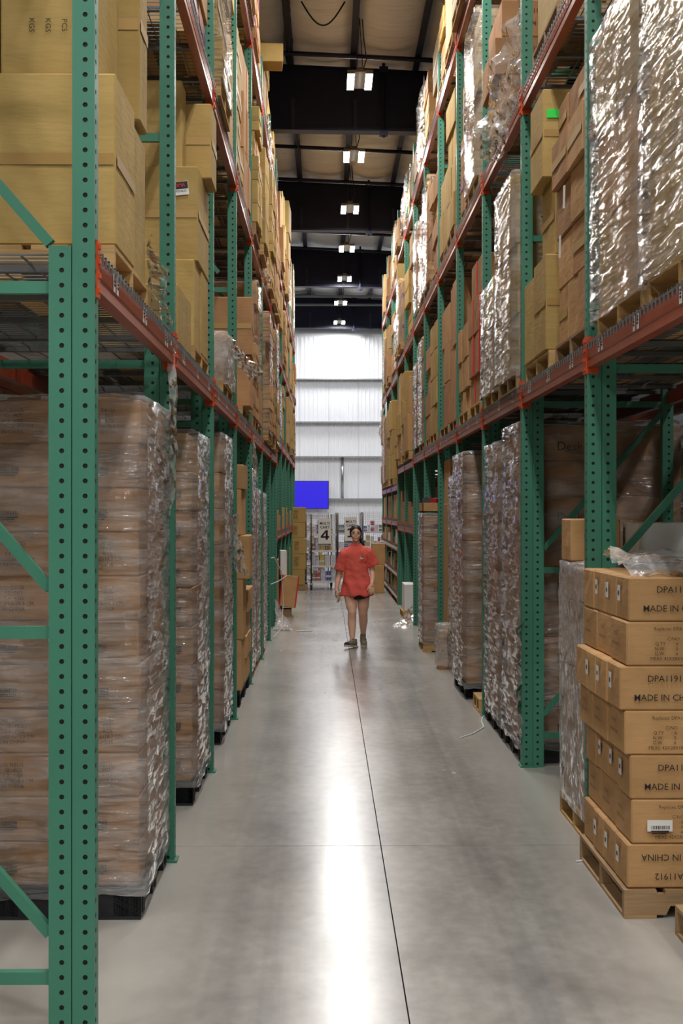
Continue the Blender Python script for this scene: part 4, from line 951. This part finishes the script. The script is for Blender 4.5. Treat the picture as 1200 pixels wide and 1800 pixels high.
# ------------------------------------------------------------------ screen, carts, goods at the end of the aisle
def far_end():
    t = ob('wall_screen', None, None, (-.75,47.0,1.90), label='blue lit screen hanging on the pale end wall', cat='screen')
    b = MB(); b.box(-.82,.82,0,.05,0,.93); ob('bezel', b.mesh('bezel','tv_frame'), t)
    b = MB(); b.box(-.80,.80,-.006,-.001,.02,.91); ob('screen', b.mesh('screen','tv_screen'), t)
    b = MB(); b.box(-.2,.2,.05,.30,.2,.7); ob('wall_bracket', b.mesh('wall_bracket','cable'), t)
    COLS = [((60,70,170),'blue'),((200,45,55),'red'),((232,232,236),'white'),((238,236,240),'off-white'),((214,220,235),'pale blue'),((120,90,160),'violet'),((150,110,75),'brown'),((225,190,70),'yellow'),((90,110,105),'grey-green'),((205,205,215),'pale grey')]
    for c, n in COLS: mat('pack_'+n, c, .5)
    def cart(x, y, rz, w_, d_, h, label, num, goods, nm):
        t = ob('wire_cart', None, None, (x,y,0), (0,0,rz), label=label, cat='cart')
        for (px,py) in ((0,0),(w_,0),(0,d_),(w_,d_)):
            b = MB(); b.tube([(px,py,.17),(px,py,h)], .016, 8); ob('cart_post', b.mesh('cart_post','cart_post',True), t)
            b = MB(); b.tube([(px-.018,py,.065),(px+.018,py,.065)], .065, 14); c = ob('caster_wheel', b.mesh('caster_wheel','rubber'), t)
            b = MB(); b.tube([(px-.02,py,.065),(px+.02,py,.065)], .03, 10); ob('wheel_hub', b.mesh('wheel_hub','caster_grey'), c)
            b = MB(); b.box(px-.03,px-.022,py-.02,py+.02,.06,.15); b.box(px+.022,px+.03,py-.02,py+.02,.06,.15); b.box(px-.03,px+.03,py-.03,py+.03,.15,.17); ob('caster_fork', b.mesh('caster_fork','chrome'), c)
        def panel(p, u, ww, name):
            b = MB(); u = Vector(u); p = Vector(p); n = int(ww/(.048 if name == 'front' else .13)); m_ = int((h-.2)/(.048 if name == 'front' else .13))
            for k in range(n+1): q = p+u*(ww*k/n); b.tube([q+Vector((0,0,.2)), q+Vector((0,0,h))], .0032, 4, caps=False)
            for k in range(m_+1): q = p+Vector((0,0,.2+(h-.2)*k/m_)); b.tube([q, q+u*ww], .0032, 4, caps=False)
            ob('wire_panel', b.mesh('wire_panel','cart_wire'), t)
        panel((0,0,0),(1,0,0),w_,'front'); panel((0,0,0),(0,1,0),d_,'side'); panel((w_,0,0),(0,1,0),d_,'side'); panel((0,d_,0),(1,0,0),w_,'back')
        zs = [.20,.55,.90,1.28]
        for z in zs:
            b = MB(); b.box(.01,w_-.01,.01,d_-.01,z-.01,z); b.box(.0,w_,.0,.012,z-.025,z+.02); ob('cart_shelf', b.mesh('cart_shelf','pack_white' if goods else 'cart_wire'), t)
        if num:
            b = MB(); b.box(-.15,.15,-.004,.004,-.29,.29); sg = ob('sign_board', b.mesh('sign_board','sticker'), t, (w_*.52,-.012,h-.39))
            ob('sign_text', text_mesh('MULTI\nCART',.085,'print_ink',bold=.02), sg, (0,-.006,.13), FRONT)
            if num == '4':
                b = MB(); 
                for q in ([(.02,-.10),(.07,-.10),(.07,.12),(.02,.12)], [(-.095,-.055),(.10,-.055),(.10,-.015),(-.095,-.015)], [(-.095,-.015),(-.04,-.015),(.055,.12),(.02,.12)]): b.poly([(u,0,v) for u,v in q])
            else:
                b = MB()
                for q in ([(-.022,-.10),(.026,-.10),(.026,.12),(-.022,.12)], [(-.08,-.10),(.08,-.10),(.08,-.064),(-.08,-.064)], [(-.08,.055),(-.022,.085),(-.022,.12),(-.08,.10)]): b.poly([(u,0,v) for u,v in q])
            ob('sign_number', b.mesh('sign_number','print_ink'), sg, (0,-.0065,-.10))
        q = random.Random(nm); mtx = Matrix.Translation((x,y,0)) @ Matrix.Rotation(rz,4,'Z')
        for i, z in enumerate(zs):
            u = .03; k = 0
            while u < w_-.12:
                bw = q.uniform(.06,.12); bh = q.uniform(.14,.32); cn = COLS[q.randrange(len(COLS))][1]
                b = MB(); b.box(-bw/2,bw/2,-.12,.12,0,bh); b.box(-bw/2-.0008,bw/2+.0008,-.1208,-.11,bh*.4,bh*.6,1)
                P_ = mtx @ Vector((u+bw/2,.16,z+.001)); ob('product_pack', b.mesh('product_pack',['pack_'+cn,'pack_white']), None, P_, (0,0,rz), label=f'{cn} product pack, {ORD[k]} along {ORD[i]} shelf up, {nm}', cat='product pack', group='product packs in the carts')
                u += bw+.012; k += 1
    cart(-.355,32.7,R(7),.60,1.1,1.75,'wire cage cart with the sign MULTI CART 4','4',True,'cart numbered 4')
    cart(.27,34.3,R(2),.60,1.1,1.78,'wire cage cart with the sign MULTI CART partly hidden by the woman','1',True,'cart partly hidden by the woman')
    cart(-.56,36.2,R(0),.60,1.0,1.78,'wire cage cart without sign behind cart 4 and the yellow cartons',None,True,'cart behind cart 4')
    cart(.90,36.6,R(-2),.62,1.0,1.80,'wire cage cart without sign beside the end of the far rack',None,True,'cart beside the far rack end')
    for k, (x, z0, z1) in enumerate(((.98,0,.62),(1.0,.622,1.1))): carton(x,x+.3,31.6+.05*k,32.1,z0,z1,'tan',f'{("lower","upper")[k]} tan carton standing in the aisle past the woman by the rack end')
far_end()

# ------------------------------------------------------------------ the woman walking
mat('skin',(238,190,162),.5); MATS['skin'].node_tree.nodes['Principled BSDF'].inputs['Subsurface Weight'].default_value = .08
mat('hair',(26,20,18),.55); mat('eye_dark',(30,20,16),.3); mat('eye_white',(225,220,215),.4); mat('lip',(165,72,66),.45); mat('teeth',(238,234,226),.4)
noisy('shirt',(232,98,86),(240,110,98),(6,6,6),rough=.85,bump=.25,bscale=(14,14,5),spec=.2)
mat('shorts',(24,24,28),.8); mat('shoe_fabric',(128,120,104),.7); mat('shoe_sole',(200,192,175),.6); mat('shoe_toe',(38,34,66),.6); mat('phone_shell',(216,205,180),.35); mat('wrist_band',(205,150,120),.5)
def remeshed(b, mn, voxel, smooth, name, disp=None):
    me = b.mesh(name, mn); o = bpy.data.objects.new('tmp_'+name, me); COL.objects.link(o)
    md = o.modifiers.new('r','REMESH'); md.mode = 'VOXEL'; md.voxel_size = voxel
    ms = o.modifiers.new('s','SMOOTH'); ms.factor = .5; ms.iterations = smooth
    bpy.context.view_layer.update()
    m2 = bpy.data.meshes.new_from_object(o.evaluated_get(bpy.context.evaluated_depsgraph_get())); bpy.data.objects.remove(o)
    if disp:
        src = [(v.co.copy(), v.normal.copy()) for v in m2.vertices]
        for v, (c_, n_) in zip(m2.vertices, src): v.co = disp(c_, n_)
    m2.materials.clear(); m2.materials.append(MATS[mn]); m2.polygons.foreach_set('use_smooth', [True]*len(m2.polygons)); m2.name = name; return m2
def limb(b, pts, seg=14):
    """tapered limb with rounded ends through (point, radius) pairs, interpolated smoothly"""
    P_ = [Vector(p) for p,_ in pts]; Rr = [r for _,r in pts]; out = []; rr = []
    for k in range(len(P_)-1):
        for q in range(5):
            t = q/5; out.append(P_[k].lerp(P_[k+1],t)); tt = t*t*(3-2*t); rr.append(Rr[k]*(1-tt)+Rr[k+1]*tt)
    out.append(P_[-1]); rr.append(Rr[-1])
    d0 = (out[0]-out[1]).normalized(); d1 = (out[-1]-out[-2]).normalized()
    out = [out[0]+d0*rr[0]*.85, out[0]+d0*rr[0]*.5]+out+[out[-1]+d1*rr[-1]*.5, out[-1]+d1*rr[-1]*.85]; rr = [rr[0]*.4,rr[0]*.85]+rr+[rr[-1]*.85,rr[-1]*.4]
    b.tube(out, rr, seg)
def woman():
    t = ob('person', None, None, (.392,19.0,0), label='smiling person in a coral T-shirt walking down the aisle holding a phone', cat='person')
    b = MB()
    b.ellipsoid((-.003,0,1.522),.070,.090,.100,20,14); b.ellipsoid((-.003,-.022,1.462),.054,.064,.056,16,10)      # skull, jaw
    b.ellipsoid((-.003,-.086,1.488),.0095,.016,.013,10,8); b.ellipsoid((-.003,-.084,1.510),.008,.012,.026,8,6)     # nose
    for sx in (-1,1):
        b.ellipsoid((-.003+sx*.034,-.058,1.483),.022,.022,.022,10,8); b.ellipsoid((-.003+sx*.070,.008,1.500),.010,.018,.028,8,6)
    b.ellipsoid((-.003,-.076,1.424),.022,.016,.014,10,8)                                                          # chin
    limb(b, [((0,.015,1.44),.046),((0,.022,1.38),.046),((0,.02,1.31),.062)])
    limb(b, [((0,.02,1.24),.082),((0,.015,1.10),.10),((.005,.01,.98),.10),((.01,.01,.86),.115)])
    limb(b, [((-.12,.015,1.275),.042),((.12,.015,1.28),.042)])
    limb(b, [((-.145,0,1.262),.044),((-.195,.025,1.10),.044),((-.222,.035,.960),.039),((-.246,.0,.87),.037),((-.262,-.035,.780),.0255)])
    limb(b, [((.150,0,1.270),.044),((.186,.01,1.14),.043),((.216,.015,1.02),.037),((.220,-.06,.93),.034),((.206,-.135,.850),.0255)])
    # hands: palm, four fingers, thumb
    def hand(w0, dirv, fw, sgn, curl):
        w0 = Vector(w0); d = Vector(dirv).normalized(); s_ = Vector(fw).normalized(); n = d.cross(s_)
        limb(b, [(w0,.025),(w0+d*.03,.026)], 10)
        for k in range(4):
            o = s_*(-.0315+.021*k); limb(b, [(w0+d*.02+o*.6,.013),(w0+d*.080+o*.88,.0105)], 8)
            ln = (.052,.062,.066,.054)[k]; a0 = w0+d*.080+o*.9; a1 = a0+d*ln*.5+n*curl*.35+o*.14; a2 = a1+d*ln*.40+n*curl*.9; a3 = a2+d*ln*.2+n*curl
            limb(b, [(a0,.0090),(a1,.0080),(a2,.0076),(a3,.0068)], 8)
        th0 = w0+d*.028+s_*.024*sgn; th1 = th0+d*.032+s_*.022*sgn+n*.010; th2 = th1+d*.030+s_*.004*sgn+n*.016; limb(b, [(th0,.013),(th1,.0112),(th2,.009)], 8)
    hand((-.262,-.035,.780),(.01,-.10,-1),(.45,-1,.08),1,-.016)
    hand((.206,-.135,.850),(-.05,-.30,-1),(-1,-.25,.08),1,.014)
    # legs
    limb(b, [((-.078,.01,.80),.090),((-.076,-.025,.68),.086),((-.062,-.075,.55),.074),((-.053,-.105,.47),.057),((-.056,-.085,.38),.058),((-.056,-.085,.32),.058),((-.054,-.115,.20),.043),((-.053,-.135,.11),.034),((-.055,-.15,.06),.036)], 18)
    limb(b, [((.096,.02,.80),.092),((.096,.01,.68),.088),((.094,-.005,.55),.078),((.092,.0,.455),.060),((.097,.06,.375),.059),((.099,.10,.32),.057),((.100,.165,.22),.042),((.100,.205,.155),.034),((.10,.205,.11),.036)], 18)
    ob('body', remeshed(b,'skin',.0044,2,'body'), t)
    # hair with centre parting, low ponytail
    h = MB(); c = Vector((-.003,.016,1.528)); nu, nv = 40, 24; rings_ = []
    for a in range(nv+1):
        ph = math.pi*(.02+.70*a/nv); rg = []
        for q in range(nu):
            th = 2*math.pi*q/nu; dx, dy, dz = math.sin(ph)*math.cos(th), math.sin(ph)*math.sin(th), math.cos(ph)
            front = max(0,-dy); part = .007*math.exp(-(dx*dx)/.006)*max(0,dz)*(1 if dy < .6 else 0)
            r_ = 1+.012*math.sin(th*17+a*.4); x = dx*.083*r_; y = dy*.112*r_; z = dz*.103 - part
            if front > .2 and dz < .52-.75*dx*dx-.06*abs(dx): y *= max(.30, 1-(front-.2)*.85)            # recede behind the face
            rg.append((c.x+x, c.y+y, c.z+z))
        rings_.append(rg)
    h.rings(rings_); hr = ob('hair', h.mesh('hair','hair',True), t)
    p = MB(); p.tube([(-.0,.115,1.50),(.03,.125,1.47),(.058,.105,1.435),(.080,.075,1.40),(.098,.055,1.372),(.108,.05,1.352)], [.022,.026,.027,.024,.018,.006], 10); ob('ponytail', p.mesh('ponytail','hair',True), hr)
    p = MB(); p.tube([(.008,.121,1.494),(.018,.124,1.482)], .028, 10); ob('hair_tie', p.mesh('hair_tie','shorts'), hr)
    # face
    for sx in (-1,1):
        e = MB(); e.ellipsoid((0,0,0),.0135,.006,.0062,12,8); eo = ob('eye', e.mesh('eye','eye_white',True), t, (-.003+sx*.030,-.0795,1.514))
        e = MB(); e.ellipsoid((0,-.004,0),.0066,.004,.0062,10,6); ob('iris', e.mesh('iris','eye_dark',True), eo)
        e = MB(); e.tube([(-sx*.015,-.002,.004),(-sx*.006,-.006,.0085),(sx*.006,-.005,.0085),(sx*.016,.002,.003)], .0024, 6); ob('eyelid', e.mesh('eyelid','eye_dark',True), eo)
        e = MB(); e.tube([(-.003+sx*.014,-.087,1.5335),(-.003+sx*.030,-.0845,1.5385),(-.003+sx*.046,-.073,1.5315)], [.0028,.0032,.0018], 6); ob('eyebrow', e.mesh('eyebrow','hair',True), t)
    def arc(w_, z0, dip, y0, n=9): return [(-.003+w_*(2*k/(n-1)-1), y0+.020*(2*k/(n-1)-1)**2, z0+dip*(2*k/(n-1)-1)**2) for k in range(n)]
    e = MB(); e.tube(arc(.026,1.4525,.0095,-.0870), [.001]+[.0055]*7+[.001], 8); ob('teeth', e.mesh('teeth','teeth',True), t)
    e = MB(); e.tube(arc(.030,1.4602,.0055,-.0890), [.0012]+[.0028]*7+[.0012], 8); e.tube(arc(.030,1.4452,.0195,-.0880), [.0012]+[.0034]*7+[.0012], 8); ob('lips', e.mesh('lips','lip',True), t)
    # T-shirt
    s = MB(); n = 40; rg = []
    for (z,cx,cy_,hw,hd) in ((.684,.018,.0,.224,.170),(.72,.018,.0,.220,.168),(.82,.012,.005,.200,.158),(.93,.008,.01,.176,.140),(1.02,.004,.005,.162,.132),(1.12,.0,.0,.160,.128),(1.21,.0,.0,.166,.122),(1.27,.004,.005,.168,.108),(1.312,.004,.01,.142,.088),(1.345,.0,.014,.092,.074),(1.368,0,.016,.068,.066)):
        rg.append([(cx+hw*math.copysign(abs(math.cos(2*math.pi*k/n))**.85,math.cos(2*math.pi*k/n)), cy_+hd*math.copysign(abs(math.sin(2*math.pi*k/n))**.9,math.sin(2*math.pi*k/n)), z) for k in range(n)])
    s.rings(rg)
    s.tube([(-.10,.0,1.275),(-.15,.0,1.245),(-.185,.008,1.15),(-.212,.015,1.06),(-.222,.018,1.022)], [.062,.076,.076,.073,.075], 20)
    s.tube([(.10,.0,1.285),(.155,.0,1.258),(.198,.008,1.17),(.224,.014,1.11),(.234,.016,1.085)], [.062,.078,.080,.080,.084], 20)
    def folds(co, no):
        k = max(0,min(1,(1.25-co.z)/.5)); f = .012*k*math.sin(co.x*38+3*math.sin(co.z*7)+(4 if co.y > 0 else 0))*(1 if co.z < .95 else .6)
        f += .007*mnoise.noise(Vector((co.x*9,co.y*9,co.z*14))) + .004*mnoise.noise(Vector((co.x*20+co.z*14,co.y*20,co.z*22)))
        return co+no*f
    sh = ob('t_shirt', remeshed(s,'shirt',.0085,3,'t_shirt',folds), t)
    e = MB(); n = 20; e.tube([(.067*math.cos(2*math.pi*k/n),.016+.067*math.sin(2*math.pi*k/n)-.004,1.366+.012*math.sin(2*math.pi*k/n)) for k in range(n+1)], .007, 6, caps=False); ob('neckband', e.mesh('neckband','shirt',True), sh)
    # small chest emblem: white shape under a grey one
    def decal(pts, mn, name):
        e = MB(); e.poly([(x,0,z) for x,z in pts]); e.poly([(x,.004,z) for x,z in pts][::-1]); k_ = len(pts)
        for i in range(k_): a, c2 = pts[i], pts[(i+1)%k_]; e.poly([(a[0],0,a[1]),(c2[0],0,c2[1]),(c2[0],.004,c2[1]),(a[0],.004,a[1])])
        ob(name, e.mesh(name,mn), sh, (.078,-.138,1.20), (R(8),0,R(14)))
    decal([(-.032,-.022),(-.026,-.004),(-.016,.003),(-.006,-.004),(.004,-.010),(.020,-.010),(.014,-.022),(-.010,-.027)],'sticker','chest_emblem_white')
    decal([(-.008,.004),(.006,-.004),(.022,.002),(.016,.014),(.006,.022),(.004,.034),(-.008,.030),(-.002,.016)],'caster_grey','chest_emblem_grey')
    s = MB(); rg = []
    for (z,hw,hd) in ((.655,.172,.118),(.70,.178,.125),(.78,.178,.125)): rg.append([(.012+hw*math.cos(2*math.pi*k/28), .005+hd*math.sin(2*math.pi*k/28), z+ (0 if z > .66 else .02*math.cos(2*math.pi*k/14))) for k in range(28)])
    s.rings(rg); ob('shorts', s.mesh('shorts','shorts',True), t)
    # shoes
    def shoe(base, heading, pitch, name_toe):
        s = MB(); s.ellipsoid((0,.055,.058),.040,.050,.052,14,10); s.ellipsoid((0,-.01,.050),.043,.085,.042,14,10); s.ellipsoid((0,-.085,.040),.046,.070,.033,14,10); s.tube([(0,.045,.06),(0,.045,.115)], [.040,.038], 14)
        o = ob('shoe', remeshed(s,'shoe_fabric',.006,2,'shoe'), t, base, (pitch,0,heading))
        outl = [(.034,.105),(.040,.06),(.036,.0),(.046,-.07),(.042,-.13),(.022,-.158),(0,-.164),(-.022,-.158),(-.042,-.13),(-.046,-.07),(-.036,.0),(-.040,.06),(-.034,.105),(0,.116)]
        q = MB(); q.prism(outl, 0, .026, 'z'); ob('sole', q.mesh('sole','shoe_sole'), o)
        q = MB(); q.ellipsoid((0,-.118,.036),.041,.042,.030,12,8); ob('toe_cap', q.mesh('toe_cap',name_toe,True), o)
        for k in range(4):
            q = MB(); q.tube([(-.022,-.03-.018*k,.086-.008*k),(0,-.032-.018*k,.092-.008*k),(.022,-.03-.018*k,.086-.008*k)], .0035, 5); ob('lace', q.mesh('lace','shoe_sole',True), o)
    shoe((-.060,-.20,.012), R(-34), R(-7), 'shoe_toe'); shoe((.100,.165,.035), R(4), R(14), 'shoe_fabric')
    q = MB(); q.tube([(-.262+.0275*math.cos(k*math.pi/6),-.028+.0275*math.sin(k*math.pi/6),.79) for k in range(13)], .004, 6, caps=False); ob('wrist_band', q.mesh('wrist_band','wrist_band',True), t)
    q = MB(); q.box(-.005,.005,-.036,.036,-.07,.07); q.box(-.0062,.0062,-.032,.032,-.064,.064)
    ob('phone', q.mesh('phone','phone_shell'), None, (.392-.232,19.0-.052,.668), (R(4),R(10),R(-24)), label='pale phone held in the hand of the walking person', cat='phone')
woman()

# ------------------------------------------------------------------ scraps on the floor
def scraps():
    q = MB(); q.tube([(0,0,.004),(.12,.2,.006),(.25,.55,.005),(.27,.9,.005),(.30,1.1,.006),(.34,1.25,.006)], .006, 5); ob('packing_strap', q.mesh('packing_strap','white_strap',True), None, (1.06,11.3,0), label='thin pale strap trailing from the wrapped loads onto the floor', cat='strap')
    q = MB(); q.tube([(0,0,.004),(.10,.02,.008),(.22,-.02,.005)], .006, 5); ob('packing_strap', q.mesh('packing_strap','white_strap',True), None, (1.28,7.30,.0), label='short pale strap end lying beside the foreground pallet corner', cat='strap')
    for k, (x, y) in enumerate(((.80,9.85),(.86,9.75),(-.60,18.4),(-.56,18.6))):
        crumple([(x,y,.004),(x+.03,y,.004),(x+.03,y+.05,.004),(x,y+.05,.012)],f'tiny white film scrap on the floor, {ORD[k]} of four from the camera',110+k,.008,'film_crumpled',n=(4,4),name='film_scrap')
    q = MB(); q.tube([(0,0,.006),(.10,.06,.01),(.25,.05,.006)], .010, 5); ob('packing_strap', q.mesh('packing_strap','white_strap',True), None, (-.46,21.4,0), label='white strap end beside the film heap at the rack foot', cat='strap')
scraps()

# ------------------------------------------------------------------ cartons beyond the largest three hundred become one mass
def settle():
    from mathutils.bvhtree import BVHTree
    vs, fs, own = [], [], []
    def addbox(mx, lo, hi, who):
        i = len(vs); vs.extend(mx @ Vector((x,y,z)) for z in (lo[2],hi[2]) for y in (lo[1],hi[1]) for x in (lo[0],hi[0]))
        for f in ((0,2,3,1),(4,5,7,6),(0,1,5,4),(2,6,7,3),(0,4,6,2),(1,3,7,5)): fs.append(tuple(i+k for k in f)); own.append(who)
    for o in COL.objects:
        nm = o.name.split('.')[0]
        if nm == 'carton': bb = o.bound_box; addbox(o.matrix_basis, bb[0], bb[6], o.name)
        elif nm in ('upright_post','doubled_column','beam'): bb = o.bound_box; addbox(Matrix.Translation(o.parent.location) @ o.matrix_basis, bb[0], bb[6], None)
    tree = BVHTree.FromPolygons(vs, fs); hits = {}; mw = cam_o.rotation_euler.to_matrix(); nx, ny = 300, 450; org = cam_o.location
    for j in range(ny):
        for i in range(nx):
            loc, nr, ix, ds = tree.ray_cast(org, mw @ Vector((((i+.5)/nx-.5)*1200/2500, (.5-(j+.5)/ny)*1800/2500, -1)))
            if ix is not None and own[ix]: hits[own[ix]] = hits.get(own[ix],0)+1
    cs = [o for o in COL.objects if o.name.split('.')[0] == 'carton']
    cs.sort(key=lambda o: -hits.get(o.name,0))
    rest = [o for o in cs[300:]] ; rest += [o for o in cs[:300] if hits.get(o.name,0) == 0]
    print('cartons', len(cs), 'seen', sum(1 for o in cs if hits.get(o.name,0)), 'smallest kept', hits.get(cs[299].name,0))
    b = MB(); tone = []; slots = []
    for o in rest:
        mx = o.matrix_basis; me = o.data; i0 = len(b.v); tv = rnd.random()
        b.v += [tuple(mx @ v.co) for v in me.vertices]; tone += [tv]*len(me.vertices)
        idx = []
        for mt in me.materials:
            if mt.name not in slots: slots.append(mt.name)
            idx.append(slots.index(mt.name))
        for p in me.polygons: b.f.append(tuple(i0+v for v in p.vertices)); b.m.append(idx[p.material_index])
    me = b.mesh('carton_mass', slots, fix=False); a = me.attributes.new('tone','FLOAT','POINT'); a.data.foreach_set('value', tone)
    for o in rest:
        for c in list(o.children):
            for g_ in list(c.children): bpy.data.objects.remove(g_)
            bpy.data.objects.remove(c)
        bpy.data.objects.remove(o)
    ob('stacked_cartons', me, None, label='mass of small and half-hidden cartons filling the far racks', cat='cartons', kind='stuff')
settle()
